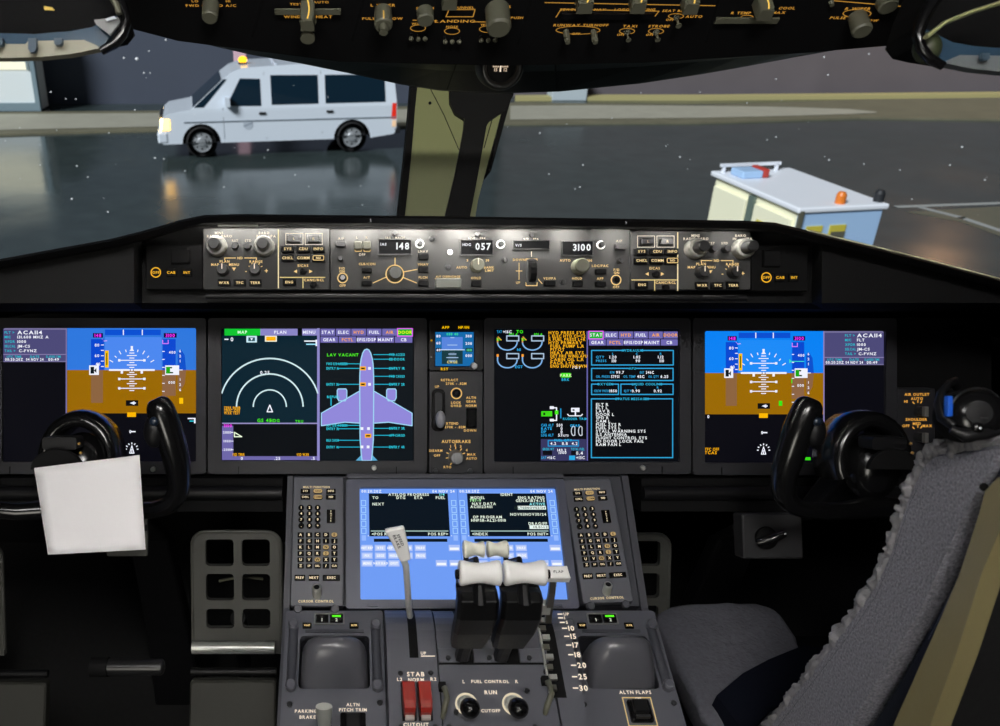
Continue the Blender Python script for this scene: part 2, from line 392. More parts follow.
def d_nav(s):
    s.r(221, 328, 414, 461, '#04080e', 0)
    s.r(221.5, 335.4, 317, 423, '#05222f', 1); s.r(321, 343, 413, 461, '#0a1218', 1)  # teal map ground; part of its tint is a reflection painted into the colour
    s.r(224, 328.6, 260, 335.4, '#12c432', 2); s.t(242, 332, 'MAP', 3, '#d0ffd8')
    s.r(260, 328.6, 297.4, 335.4, '#8a86c6', 2); s.t(280, 332, 'PLAN', 3, WHT_); s.r(302, 328.6, 317, 335.4, '#8a86c6', 2); s.t(309, 332, 'MENU', 3, WHT_)
    s.r(317, 328, 319.6, 461, LAV, 3)
    s.r(224, 338.6, 228, 339.8, WHT_, 3); s.t(231.5, 339.2, '0', 4, WHT_)
    s.r(246, 335.8, 256.6, 342.4, '#c8e8f4', 3); s.r(248, 337.3, 254.6, 341, '#24505c', 4); s.p([(250, 338), (252.6, 338), (251.3, 340.6)], WHT_, 5)
    s.r(264.6, 335.6, 276.6, 341.6, '#f0f0e0', 3); s.r(265.8, 336.6, 275.4, 340.6, '#ffb400', 4)
    s.r(304, 340.4, 316.6, 341.6, WHT_, 3); s.r(306, 343.6, 316.6, 344.8, '#a0e8ff', 3); s.r(315.4, 339.6, 317, 346, WHT_, 3)
    cx, cy = 269.5, 407
    for r, a0, a1, ry in ((16.6, 1, 179, 17), (33.4, 1, 179, 33), (50.2, 16.5, 163.5, 48.6)): s.arc(cx, cy, r, a0, a1, 1.5 if r > 20 else 1.3, '#cfe9ee', 3, ry=ry)
    s.t(264.5, 372.6, '0.25', 3.2, WHT_)
    s.ln([(266.8, 412), (269.5, 405.2), (272.2, 412)], 1.1, WHT_, 4, True)
    for i in range(3): s.t(223.5, 408 + i * 2.6, ('TERR INHIB', 'TRFC OFF', 'WXR TEST')[i], 2.7, '#ffb400', 'l', l=4, mw=15.5)
    s.t(264, 420.6, 'GS 45', 3.4, '#46e81e', l=4); s.t(274.4, 420.8, 'HDG', 3, '#46e81e', l=4); s.t(299, 421.6, 'TRU', 2.6, '#46e81e', l=4)
    s.r(221.5, 423, 317, 424.2, '#9a92c8', 3)
    s.r(221.5, 426, 232.8, 460.4, '#6d66a8', 2); s.r(221.5, 456.6, 317, 460.4, '#6d66a8', 2)
    s.t(227.4, 426, '3100', 2.8, MG_, l=4)
    for yy, n in ((432.6, '2000'), (441.4, '1000'), (450, '-2000')): s.t(226.6, yy, n, 2.4, WHT_, l=4); s.r(230.8, yy - .4, 233, yy + .4, WHT_, 4)
    s.ln([(234, 432.6), (234, 437), (241.4, 437)], 1, '#f0ffe0', 4, True)
    s.t(238, 455, 'VSD TERR', 2.8, '#ffb400', l=4, mw=12); s.t(302.6, 455, 'VSD WXR', 2.8, '#ffb400', l=4, mw=12)
    for xx, n in ((241.4, '0'), (277, '.25'), (313, '.5')): s.t(xx, 458.8, n, 3, WHT_, l=4)
    tabs(s, 320, 93, 328.6, 5)
    # aircraft outline
    ax = 366.8
    fus = [(0, 349), (2.2, 350), (4, 353), (5.6, 359), (6.4, 365), (6.9, 376), (7, 391), (6.8, 425), (6.6, 440), (5.4, 455), (4.6, 461)]
    wing = [(6.8, 391), (45.5, 413.4), (45.5, 426), (22, 422.4), (6.8, 423.4)]
    pol = lambda pts, sg: [(ax + sg * a, b) for a, b in pts]
    PUR, EDG = '#9188da', '#9fd6f4'
    for sg in (-1, 1):
        w = pol(wing, sg); s.p(w if sg > 0 else w[::-1], PUR, 2); s.ln(w, 1, EDG, 3)
        e = [(ax + sg * a, b) for a, b in ((20, 390.5), (20, 398), (21.6, 401), (28, 401), (29.6, 398), (29.6, 390.5), (28.6, 389), (21, 389))]
        s.p(e[::-1] if sg > 0 else e, PUR, 2); s.ln(e, 1, EDG, 3, True)
        tl = [(ax + sg * a, b) for a, b in ((5.2, 455), (11, 461), (4.6, 461))]; s.p(tl, '#5aa8d0', 2)
    f = pol(fus, 1) + pol(fus, -1)[::-1]; s.p(f[::-1], PUR, 4); s.ln(f, 1.1, EDG, 5)
    TE = '#1fb0cc'
    for yy, n in ((354.6, 'FWD ACCESS'), (359.2, 'EE DOOR'), (368.4, 'ENTRY 1R'), (376.4, 'FWD CARGO'), (384.4, 'ENTRY 2R'), (428.6, 'ENTRY 3R'), (435.6, 'AFT CARGO'), (447.4, 'ENTRY 4R')):
        s.ln([(ax + 7, yy), (395, yy)], .8, TE, 3); s.t(405, yy, n, 2.5, '#30d0e4', 'r', .9, mw=15)
    for yy, n, e in ((363.8, 'FWD E/E ACCESS', 360), (368.4, 'ENTRY 1L', 360), (384.4, 'ENTRY 2L', 360), (425.6, 'AFT E/E ACCESS', 360), (429, 'ENTRY 3L', 360), (440.6, 'BULK CARGO', 360), (447.4, 'ENTRY 4L', 360)):
        s.ln([(337, yy), (e, yy)], .8, TE, 3); s.t(326.4, yy, n, 2.5, '#30d0e4', 'l', .9, mw=20 if '/' in n else 12)
    s.t(327, 354.8, 'LAV VACANT', 2.9, '#50f020', 'l'); s.t(327, 397, 'REFUEL', 2.4, '#30d0e4', 'l'); s.ln([(331, 398.6), (331, 405.6)], 1.2, TE, 3)
    for xx, yy, w in ((363, 368.4, 3), (363, 384.4, 3), (368.2, 436, 3.2)): s.r(xx - w, yy - 2, xx + w, yy + 2, '#ffb020', 6); s.r(xx - w + 1.2, yy - .7, xx + w - 1.2, yy + .8, '#2a1a00', 7)
    for xx, yy in ((369.6, 368.4), (369.6, 384.4), (362, 428.8), (368.6, 428.8), (362, 447.2), (368.2, 447.2)): s.r(xx - 1.4, yy - 1.4, xx + 1.4, yy + 1.4, WHT_, 6)
def d_eicas(s):
    s.r(494, 328.6, 680, 462, '#05070d', 0)
    s.t(500, 331.6, 'TAT', 2.6, '#20a0e0', mw=5); s.t(508, 331.6, '+16C', 3, WHT_, mw=8.5); s.t(520.4, 331.6, 'TO', 3, '#40f020')
    s.t(514, 334.4, '101.6', 2.8, '#40f020'); s.t(539, 334.4, '101.6', 2.8, '#40f020')
    for cx in (508, 533):
        for cy, ab in ((338.6, 0), (356.4, 1)):
            s.arc(cx, cy + 3.4, 9.8, 180, 360, 1.3, '#7fb0e4', 3, ry=8); s.r(cx - 10.5, cy - 1, cx - 9.1, cy + 4, '#7fb0e4' if ab else '#d8963c', 3)
            s.bx(cx - .6, cy - 2.8, cx + 11.4, cy + 2.2, 1.2, '#a8bed8', 4)
            if ab: s.r(cx - 10.8, cy - 2.2, cx - 8.6, cy + .4, '#ffa030', 4)
            else: s.t(cx - 9, cy + .6, 'N1', 2.6, '#40e820', l=4); s.ln([(cx - 9.4, cy - 2), (cx - 6, cy + 1.4)], .8, '#e0a040', 4)
    s.t(519.6, 349.6, 'N1', 2.6, '#28a8e8'); s.t(519.6, 366.8, 'EGT', 2.6, '#28a8e8')
    al = ['HYD PRESS SYS', 'L ELEC HYD C1+C2', 'R FUEL PRESS L+R', 'HYD PRIMARY', ' FUEL PUMP L,R', ' PITOT', ' HEAT AIR SYS', ' DET FIRE WING,APU', ' CABIN OIL L,R', ' PACK L+R', ' ENG SHUTDOWN']
    for i, a in enumerate(al): s.t(549.4 + (1.8 if a[0] == ' ' else 0), 332.6 + i * 3.35, a.strip(), 2.9, '#ffb81c', 'l', 1.05, 4, 35)
    s.t(577, 367.4, 'PG 1', 2.6, WHT_)
    s.r(562, 373, 571.6, 377.6, '#46e020', 3); s.t(566.8, 375.4, 'PARK', 2.8, '#d8ffb0', l=5); s.t(566.4, 379.6, 'BRK', 2.6, '#28b0d8')
    s.r(587.6, 331, 588.8, 461, '#6a66ae', 3)
    # lower synoptics
    s.r(542, 411.4, 553, 416.6, '#40d818', 3); s.r(544, 412.8, 546, 415.4, '#104008', 4); s.ln([(552, 408), (557.4, 408), (557.4, 420.6), (552, 420.6)], 1.2, WHT_, 3); s.r(550.6, 406.4, 554.6, 409.2, WHT_, 4); s.r(550.6, 419, 554.6, 421.6, WHT_, 4)
    s.r(555.6, 410.6, 559.2, 414.6, '#46e81e', 5); s.r(561, 408.6, 562.2, 418.6, '#2090c8', 3)
    s.r(572, 408, 580.4, 412.2, WHT_, 3); s.r(573.4, 409.4, 575.4, 411, '#101418', 4); s.ln([(568.4, 414.4), (570, 416), (582, 416), (583.4, 414.4)], 1, WHT_, 3); s.r(575.6, 412, 577, 416, WHT_, 3); s.t(576, 419, 'RUDDER TRIM', 2.3, '#28b0d8')
    for yy, a, b in ((425.4, 'CAB ALT', '500'), (428.8, 'RATE', '0'), (432, 'DP', '0'), (435.4, 'LDG ALT', '57')): s.t(542, yy, a, 2.6, '#28a8e8', 'l', mw=12); s.t(563.4, yy, b, 2.8, WHT_, 'r', mw=6)
    s.t(576, 425.8, 'GEAR', 2.4, '#28a8e8')
    for cx in (574.4, 581.6): s.arc(cx, 431.2, 2.2, 60, 300, .8, '#d4dce8', 3, ry=4.6); s.ln([(cx + 1.4, 427.6), (cx + 1.4, 435.6)], .8, '#d4dce8', 3)
    s.t(566.4, 435.8, 'AUTO', 2.2, WHT_, mw=6)
    s.r(541.6, 439.4, 587, 461, '#37365e', 2)
    s.bx(549, 440.8, 579.4, 446.4, 1.1, '#2090d0', 4); s.t(564, 440.6, 'FUEL QTY', 2.3, '#28b0e0', l=5)
    for xx, n in ((554, '4.2'), (565.6, '8.8'), (575.4, '4.2')): s.t(xx, 443.8, n, 2.8, WHT_, l=5)
    s.t(549, 449.4, 'GROSS WT', 2.4, '#28b8d8', l=4, mw=11); s.t(578.6, 449.4, 'TOTAL FUEL', 2.4, '#28b8d8', l=4, mw=13); s.r(543.6, 451, 553, 455.4, '#0a0a14', 3); s.r(572, 451, 580, 455.4, '#0a0a14', 3)
    s.t(562.6, 450.4, '140.2', 2.6, WHT_); s.t(563.4, 453, '1000', 2.6, WHT_); s.t(580.4, 453.4, '8.4', 3.2, WHT_)
    s.t(544.6, 458, 'SAT', 2.6, '#28b0e8', mw=5); s.t(552, 458, '+16C', 2.8, WHT_, mw=8); s.r(570, 456, 576, 460.4, '#28a8e0', 3); s.t(581.4, 458, '+13C', 2.8, WHT_, mw=8.5)
    # status page
    tabs(s, 589.6, 89.8, 331.4, 0)
    BL = '#2f9fd4'
    for x0, y0, x1, y1, n in ((592.6, 350.4, 674.6, 365, 'HYDRAULIC'), (592.6, 368.4, 674.4, 380.6, 'APU'), (592.6, 384.2, 619.6, 394.6, 'OXYGEN'), (622, 384.2, 674.4, 394.6, 'LIQUID COOLING'), (592.4, 399, 674, 458, 'STATUS MESSAGES')):
        s.bx(x0, y0, x1, y1, 1.1, BL, 2); w = len(n) * 1.5; s.r((x0 + x1) / 2 - w / 2 - 1, y0 - 1, (x0 + x1) / 2 + w / 2 + 1, y0 + 1, '#05070d', 3); s.t((x0 + x1) / 2, y0, n, 2.3, '#2fb4dc', l=4)
    s.t(597, 357, 'QTY', 2.4, BL, 'l'); s.t(597, 360.8, 'PRESS', 2.4, BL, 'l')
    for xx, a, b, c in ((614, 'L', '1.20', '110'), (638, 'C', '1.05', '90'), (662, 'R', '1.12', '110')): s.t(xx, 353.8, a, 2.3, BL); s.t(xx, 357, b, 2.8, WHT_); s.t(xx + 1, 360.8, c, 2.8, WHT_)
    for xx, yy, a, b in ((611, 372.4, 'RPM', '99.7'), (641, 372.4, 'EGT', '346C'), (597, 376.6, 'OIL PRESS', '57PSI'), (624.6, 376.6, 'OIL TEMP', '45C'), (649.6, 376.6, 'OIL QTY', '6.25')): s.t(xx, yy, a, 2.3, BL, 'l', mw=len(a) * 1.45); s.t(xx + len(a) * 1.5 + 1.6, yy, b, 2.7, WHT_, 'l', mw=8)
    s.t(595, 391, 'CREW PRESS', 2.3, BL, 'l', mw=14.5); s.t(618, 391, '1850', 2.6, WHT_, 'r', mw=7.5); s.t(625, 391, 'QTY', 2.3, BL, 'l')
    for xx, a, b in ((637, 'L', '0.90'), (659, 'R', '0.92')): s.t(xx, 387.6, a, 2.2, BL); s.t(xx, 391, b, 2.7, WHT_)
    for i, a in enumerate(['ELT R', 'ELT L', 'LAV R', 'DOOR L', 'SPD R', 'CAM L', 'FUEL SYS R', 'FUEL SYS L', 'STALL WARNING SYS', 'ILS ANTENNA', 'FLIGHT CONTROL SYS', 'FD DOOR LOCK FAIL', 'RAM FAN L']): s.t(597, 404.6 + i * 3.35, a, 2.8, '#eef2f4', 'l', 1.05)
display('flight_display', 'wide flight display with blue and brown horizon behind the yoke holding the paper', (-22, 318, 206, 474), (2, 328, 196, 462), (153.5, 469), d_captain)
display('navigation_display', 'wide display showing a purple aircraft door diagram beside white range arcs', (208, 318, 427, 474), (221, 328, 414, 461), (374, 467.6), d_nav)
display('engine_display', 'wide display with amber alert list, engine dials and status page', (484, 318, 691, 474), (494, 328.6, 680, 462), (642.4, 467.6), d_eicas)
display('flight_display', 'wide flight display with bright blue and brown horizon next to the amber-lit heater knobs', (693, 318, 897, 475), (705, 331, 886, 463), (880, 469.6), d_copilot)
# the board behind them
b = B(); x0, y0 = MP.L(-26, 480); x1, y1 = MP.L(1004, 317)
b.box(x0, x1, y0, y1, -.05, -.026, MATTE)
t = thing('instrument_panel', 'matte black main instrument board carrying the row of displays', 'panel', MP.M)
b.put('board', t)
b = B(); z = .018
u0, v0 = MP.L(-160, 489); u1, v1 = MP.L(292, 477.5)
for a, c in ((-160, 283), (640, 1120)):
    p = MP.L(a, 492); q = MP.L(c, 478); bb = B()
    bb.rings([[(x, q[1] - .022 + .011 * math.cos(k * pi / 6) , .012 + .011 * math.sin(k * pi / 6)) for k in range(12)] for x in (p[0], q[0])], BLK, cap0=True, cap1=True)
    bb.box(p[0], q[0], p[1] - .03, q[1], -.05, .006, MATTE)
    bb.put('ledge', t)
# ------------------------------------------------------------------ gear and autobrake panel with the standby instrument
GP = MP.at(*MP.L(456, 420), .004)
t = thing('landing_gear_panel', 'narrow black panel with autobrake selector and landing gear lever between two displays', 'panel', GP.M)
def LR(f, x0, y0, x1, y1): a = f.L(x0, y1); c = f.L(x1, y0); return a[0], c[0], a[1], c[1]
a, c, d, e = LR(GP, 429, 371, 483, 474)
b = B(); b.prism(rrect((a + c) / 2, (d + e) / 2, c - a, e - d, .003), -.02, 0, mat('gear_panel_face', (40, 40, 44), .5, bump=.06, scale=800, spec=.3), .001); b.put('face_plate', t)
lg = B(); g = S(GP, lg, .0003)
tx = lambda x, y, s_, h=2.6, al='c', c='#f0c070': g.t(x, y, s_, h, c, al, l=1)
for xx, yy, s_ in ((449.5, 380, 'RETRACT'), (456, 383.6, '270K - .82M'), (437, 386.6, 'UP'), (456, 402.6, 'LOCK'), (456, 405.8, 'OVRD'), (471, 397.6, 'ALTN'), (471, 401.4, 'GEAR'), (471, 405.6, 'NORM'), (451, 423.4, 'EXTEND'), (455, 427, '270K - .82M'), (470, 430.4, 'DOWN'), (437, 455.4, 'OFF'), (435.6, 450.6, 'DISARM'), (447.4, 467, 'RTO'), (471.4, 454.4, 'MAX'), (471.4, 458.4, 'AUTO'), (466.6, 450, '4')): tx(xx, yy, s_, 2.3)
tx(456, 441.4, 'AUTOBRAKE', 2.9); tx(450.6, 446.4, '1'); tx(455, 444.8, '2'); tx(460.6, 446.4, '3')
for an in (20, 52, 90, 128, 158, 190, 238):
    g.ln([(455.6 + r * math.cos(math.radians(an)), 456.4 - r * math.sin(math.radians(an))) for r in (7.6, 9.6)], .9, '#f0c070', 1)
g.arc(456.4, 393.4, 5.2, 0, 360, 1, '#f0c070', 1)
letter(lg, t)
k = GP.L(455.6, 457); b = B(); b.lathe([(.0115, 0), (.0108, .008), (.0095, .017), (.008, .018), (0, .018)], mat('knob_silver', (150, 150, 150), .35, metal=.3), (*k, 0), n=24)
b.box(k[0] - .0022, k[0] + .0022, k[1] - .009, k[1] + .009, .018, .0225, MATS['knob_silver']); b.put('autobrake_knob', t)
k = GP.L(456.4, 393.4); B().lathe([(.006, 0), (.006, .003), (.0045, .0045), (0, .0045)], GLOSS, (*k, 0)).put('lock_override_button', t)
a, c, d, e = LR(GP, 466, 408, 476.6, 428); b = B(); b.prism(rrect((a + c) / 2, (d + e) / 2, c - a, e - d, .002), 0, .006, GLOSS, .002); b.put('alternate_gear_switch', t)
a, c, d, e = LR(GP, 431.5, 389, 445, 431); b = B(); b.holed(rrect((a + c) / 2, (d + e) / 2, c - a, e - d, .008), [list(reversed(rrect((a + c) / 2, (d + e) / 2, (c - a) * .55, (e - d) * .84, .004)))], 0, .004, GLOSS); b.put('lever_slot', t)
k = GP.L(438.6, 417); b = B(); b.tube([(k[0], k[1] + .006, -.01), (k[0], k[1], .02)], .0035, BLK)
b.ball((k[0], k[1] - .002, .026), (.0078, .0135, .009), mat('lever_knob_pale', (140, 140, 146), .35)); b.put('gear_lever', t)
for xx, yy in ((435.4, 471), (470.4, 471)): k = GP.L(xx, yy); B().lathe([(.0042, 0), (.0042, .002), (.003, .0026), (0, .0026)], SCREW, (*k, 0), n=14).put('fastener', t)
# standby instrument
SI = MP.at(*MP.L(456, 346), .006)
t = thing('standby_instrument', 'small square standby instrument with pale blue horizon screen and amber buttons', 'instrument', SI.M)
a, c, d, e = LR(SI, 429, 320, 483, 370); f_ = LR(SI, 434.6, 331, 474.6, 367)
B().holed(rrect((a + c) / 2, (d + e) / 2, c - a, e - d, .003), [list(reversed(rrect((f_[0] + f_[1]) / 2, (f_[2] + f_[3]) / 2, f_[1] - f_[0], f_[3] - f_[2], .002)))], -.02, 0, BLK).put('bezel', t, bevel=.001)
b = B(); b.box(f_[0] - .001, f_[1] + .001, f_[2] - .001, f_[3] + .001, -.018, -.004, SCRB); o = b.put('screen', t)
gb = B(); g = S(SI, gb, -.0038)
g.r(435.6, 332, 474, 366, '#1268a8', 1); g.r(442, 337, 463, 350, '#5884dc', 2); g.r(442, 350, 463, 364, '#123840', 2); g.p([(447, 364), (450, 352), (455, 352), (459, 364)], '#38505a', 3)
for yy, h in ((337.6, 2), (345, 5), (349.6, 8), (354, 4), (357.6, 6), (361, 3)): g.r(452.6 - h, yy - .4, 452.6 + h, yy + .4, '#a8c8f0', 4)
g.r(440, 349.4, 465, 350.2, '#d0e4ff', 4); g.t(452.6, 334, '030 40', 2.4, '#40e8a0', l=4); g.t(469, 336, '300', 2.6, WHT_, l=4); g.t(469, 343.4, '200', 2.6, WHT_, l=4); g.t(469, 355.6, '000', 2.6, WHT_, l=4); g.t(438.6, 336, '80', 2.6, WHT_, l=4); g.t(438.6, 343, '60', 2.6, WHT_, l=4)
g.r(466, 348, 473, 352, '#052838', 4); g.t(469.6, 350, '100', 2.4, '#60e8a0', l=5); g.r(436, 348, 441, 352, '#052838', 4); g.t(438.6, 350, '40', 2.4, WHT_, l=5); g.t(452.4, 362, 'CAGE', 2.4, '#e0d880', l=4)
gb.put('display_symbols', o)
gb = B(); g = S(SI, gb, .0014)
for xx, yy, s_ in ((445.4, 327.4, 'APP'), (463.6, 327.4, 'HP/IN'), (444.4, 369, 'RST')): g.t(xx, yy, s_, 2.6, '#ffc800')
g.r(430.6, 339.6, 432.2, 341.2, '#d8a800'); g.r(430.4, 356.4, 431.8, 357.6, '#8a8a8a')
letter(gb, t)
k = SI.L(473.6, 366); B().lathe([(.006, 0), (.0056, .008), (.0045, .0095), (0, .0095)], mat('knob_silver', (150, 150, 150), .35), (*k, 0)).put('baro_knob', t)
for xx, yy in ((445.4, 327.4), (463.6, 327.4), (444.4, 369)): k = SI.L(xx, yy); B().prism(rrect(k[0], k[1], .012, .0056, .0015), 0, .0012, BLK, .0005).put('push_button', t)
# ------------------------------------------------------------------ heater knob panel beside the outer display
HP = MP.at(*MP.L(916, 420), .002)
t = thing('heater_knob_panel', 'dark panel with two small heater knobs and amber lettering beside the grey seat', 'panel', HP.M)
a, c, d, e = LR(HP, 898, 388, 935, 474); b = B(); b.prism(rrect((a + c) / 2, (d + e) / 2, c - a, e - d, .003), -.02, 0, MATS['gear_panel_face'], .001); b.put('face_plate', t)
lg = B(); g = S(HP, lg, .0003)
for xx, yy, s_ in ((916.6, 394.4, 'AIR OUTLET'), (916.6, 398.6, 'AUTO'), (905.6, 401.4, 'HI'), (916, 419.4, 'SHOULDER'), (916.4, 423.6, 'MED'), (905.6, 425.8, 'OFF'), (927, 425.8, 'MAX')): g.t(xx, yy, s_, 2.6, '#e8a848')
for cx, cy in ((917.6, 408), (917.6, 433)):
    for an in (90, 130, 60): g.ln([(cx + r * math.cos(math.radians(an)), cy - r * math.sin(math.radians(an))) for r in (5.6, 8)], .9, '#e8a848')
letter(lg, t)
for cx, cy in ((918.6, 411), (918.6, 437)):
    k = HP.L(cx, cy); b = B(); b.lathe([(.008, 0), (.0076, .01), (.006, .012), (0, .012)], KNOBD, (*k, 0)); b.box(k[0] - .0028, k[0] + .0028, k[1] - .0078, k[1] + .0078, .012, .019, KNOBG); b.put('heater_knob', t)
# ------------------------------------------------------------------ glareshield control panels
MC = Fr(476, 260, 1.144, 0)
MX = 1.144 / FPX
def panel_base(name, label, x0, y0, x1, y1, m=None, tag_='panel'):
    f = MC.at(*MC.L((x0 + x1) / 2, (y0 + y1) / 2))
    t = thing(name, label, tag_, f.M)
    a, c, d, e = LR(f, x0, y0, x1, y1)
    b = B(); b.prism(rrect((a + c) / 2, (d + e) / 2, c - a, e - d, .002), -.02, 0, m or MCPG, .0008); b.put('face_plate', t)
    lb = B()
    return f, t, lb, S(f, lb, .0002)
def rknob(f, t, x, y, r, h, m=KNOBD, skirt=None, name='knob', mark=False, tilt=(0, 0)):
    """pixel radius r, height h; a skirt ring (radius, height, material) below it"""
    k = f.L(x, y); R_ = r * MX; b = B(); z = 0
    if skirt: b.lathe([(skirt[0] * MX, 0), (skirt[0] * MX * .97, skirt[1] * .8), (skirt[0] * MX * .86, skirt[1]), (R_, skirt[1])], skirt[2], (*k, 0), n=24); z = skirt[1]
    b.lathe([(R_, z), (R_ * .94, z + h * .85), (R_ * .8, z + h), (0, z + h)], m, (*k, 0), n=20)
    if mark: b.box(k[0] - .0006, k[0] + .0006, k[1], k[1] + R_ * .9, z + h, z + h + .0004, CREAM)
    return b.put(name, t)
def rbutton(f, t, x, y, w, h, m=KEYB, z=.006, txt=None, c='#ffe0a0', name='push_button', th=2.4, frame=None):
    k = f.L(x, y); b = B(); b.prism(rrect(k[0], k[1], w * MX, h * MX, .0012), 0, z, m, .0008)
    if frame: b.line(rrect(k[0], k[1], w * MX * .86, h * MX * .7, .0016), .0009, z + .0002, em(frame), True)
    if txt: b.text(txt, k[0], k[1], th * MX, z + .0003, em(c), sx=1.05)
    return b.put(name, t)
def screw(f, t, x, y, r=2.2, name='fastener'):
    k = f.L(x, y); b = B(); b.lathe([(r * MX, 0), (r * MX, .0012), (r * MX * .7, .002), (0, .002)], SCREW, (*k, 0), n=12); b.box(k[0] - r * MX * .6, k[0] + r * MX * .6, k[1] - .0003, k[1] + .0003, .002, .0023, MATTE); return b.put(name, t)
Y_ = '#ffd890'; W_ = '#fff2dc'
def efis(name, label, x0, x1, flip, y0=228.4, y1=289.6):
    f, t, lb, g = panel_base(name, label, x0, y0, x1, y1)
    dx = x0 - 203.0; dy = y0 - 228.4
    # x positions follow the panel whose knobs sit next to the wide centre panel's far side
    if not flip: KX = lambda x: x; BX = lambda x: x
    else: KX = lambda x: x + 476.4; BX = lambda x: x + 351.6
    Yy = lambda y: y + dy
    big = (10.2, .016, KNOBG)
    for kx in (217.4, 264.6): rknob(f, t, KX(kx), Yy(246.6), 6.2, .02, KNOBD, big, 'dual_knob')
    for kx in (235.4, 248): rknob(f, t, KX(kx), Yy(246.6), 3.8, .012, KNOBD, None, 'small_knob')
    rknob(f, t, KX(223.6), Yy(270), 5.8, .016, KNOBD, None, 'selector_knob', True); rknob(f, t, KX(255.6), Yy(270), 5.8, .016, KNOBD, None, 'selector_knob', True)
    for kx, s_ in ((224.4, 'WXR'), (240, 'TFC'), (255.6, 'TERR')): rbutton(f, t, KX(kx), Yy(283), 12.4, 7, KEYB, .004, s_)
    for kx, yy, s_, h, al in ((219, 233, 'MINS', 2.4, 'c'), (213, 236.2, 'RADIO', 2.4, 'c'), (226.6, 236.2, 'BARO', 2.4, 'c'), (235, 240.6, 'RST', 2.2, 'c'), (248, 240.6, 'STD', 2.2, 'c'), (264, 233, 'BARO', 2.4, 'c'), (258, 236.2, 'IN', 2.4, 'c'), (272, 236.2, 'HPA', 2.4, 'c'), (240, 258, 'ND', 2.4, 'c'), (224.6, 261.4, 'PLAN', 2.4, 'c'), (215, 264.6, 'MAP', 2.4, 'c'), (234, 264.6, 'MENU', 2.4, 'c'), (256, 261.6, 'RANGE', 2.4, 'c'), (246, 270.8, '-', 4, 'c'), (266.4, 270.8, '+', 4.4, 'c')): g.t(KX(kx), Yy(yy), s_, h, Y_ if yy > 250 else W_, al, l=1)
    for a, c in ((224.6, 235.6), (244.6, 256.6)): g.ln([(KX(a), Yy(258)), (KX(c), Yy(258))], .8, Y_, 1)
    g.ln([(KX(224.8), Yy(258)), (KX(224.8), Yy(260))], .8, Y_, 1); g.ln([(KX(256.4), Yy(258)), (KX(256.4), Yy(260))], .8, Y_, 1)
    g.p([(KX(232), Yy(267.6)), (KX(234), Yy(270.8)), (KX(236), Yy(267.6))], Y_, 1)
    for an in (30, 60, 90, 120, 150): g.ln([(KX(255.6) + r * math.cos(math.radians(an)), Yy(270) - r * math.sin(math.radians(an))) for r in (6.4, 7.6)], .8, Y_, 1)
    # display selector side
    sx_ = 677.6 if flip else 278.4
    g.ln([(sx_, Yy(230)), (sx_, Yy(288))], 1.1, '#f8e8b4', 1); g.ln([(BX(280), Yy(277.4)), (BX(325), Yy(277.4))], .9, '#f0d890', 1); g.ln([(BX(303), Yy(277.4)), (BX(303), Yy(288))], .9, '#f0d890', 1)
    for bx, s_ in ((294.4, 'L'), (313.8, 'R')): rbutton(f, t, BX(bx), Yy(239.6), 12.6, 6.4, KNOBD, .008, s_, '#d8c8a0'); g.bx(BX(bx) - 8.6, Yy(233.4), BX(bx) + 8.6, Yy(244.6), .6, W_, 1)
    for row, yy in ((('SYS', 'CDU', 'INFO'), 249.6), (('CHKL', 'COMM', 'ND'), 258.6)):
        for bx, s_ in zip((288, 303.6, 318.6), row): rbutton(f, t, BX(bx), Yy(yy), 12.4, 6.4, KEYB, .008, s_, frame='#ffd890' if s_ == 'ND' else None, th=2.1 if s_ == 'ND' else 2.5)
    g.t(BX(303), Yy(265.6), 'EICAS', 2.4, Y_, l=1); rknob(f, t, BX(303.4), Yy(271.6), 3.2, .008, MATTE, None, 'cursor_button')
    g.p([(BX(293.6), Yy(271.4)), (BX(297), Yy(269.6)), (BX(297), Yy(273.2))], Y_, 1); g.p([(BX(312.6), Yy(271.4)), (BX(309.2), Yy(269.6)), (BX(309.2), Yy(273.2))], Y_, 1)
    rbutton(f, t, BX(289.4), Yy(282.4), 13, 7.4, KEYB, .004, 'ENG'); g.t(BX(314), Yy(280), 'CANC/RCL', 2.4, Y_, l=1); rknob(f, t, BX(313.6), Yy(285), 3.4, .006, MATTE, None, 'cancel_button')
    letter(lb, t)
    return t
efis('efis_control_panel', 'grey knob and button panel under the hood, towards the van side of the window post', 203, 329.6, False)
efis('efis_control_panel', 'grey knob and button panel under the hood, nearest the white service cart', 630.6, 750.6, True, 231)
# mode control panel
f, t, lb, g = panel_base('mode_control_panel', 'long grey autopilot panel with number windows at the middle under the hood', 330.4, 229.4, 630, 290)
def window(x0, y0, x1, y1, lab, num):
    a, c, d, e = LR(f, x0, y0, x1, y1)
    b = B(); b.holed(rrect((a + c) / 2, (d + e) / 2, c - a + .003, e - d + .003, .001), [list(reversed(rrect((a + c) / 2, (d + e) / 2, c - a, e - d, .0006)))], 0, .0025, KNOBD)
    o = b.put('number_window', t)
    b = B(); b.box(a, c, d, e, .0002, .0008, SCRB)
    if lab: b.text(lab, a + .002, e - .0058, .0034, .001, em('#f4f6ff'), 'l')
    if num: b.text(num, c - .0025, (d + e) / 2 + .0012, (.0088 if num != '---' else .005), .001, em('#fbfdff'), 'r', .95)
    b.put('digits', o)
window(379, 240, 411, 254, 'IAS', '148'); window(461, 240.4, 492.6, 254.4, 'HDG', '057'); window(513.6, 241, 549, 248.6, 'V/S', None); window(562, 241.6, 592.4, 255, None, '3100')
tx = lambda x, y, s_, h=2.3, al='c', c=None: g.t(x, y, s_, h, c or (Y_ if y > 255 else W_), al, l=1)
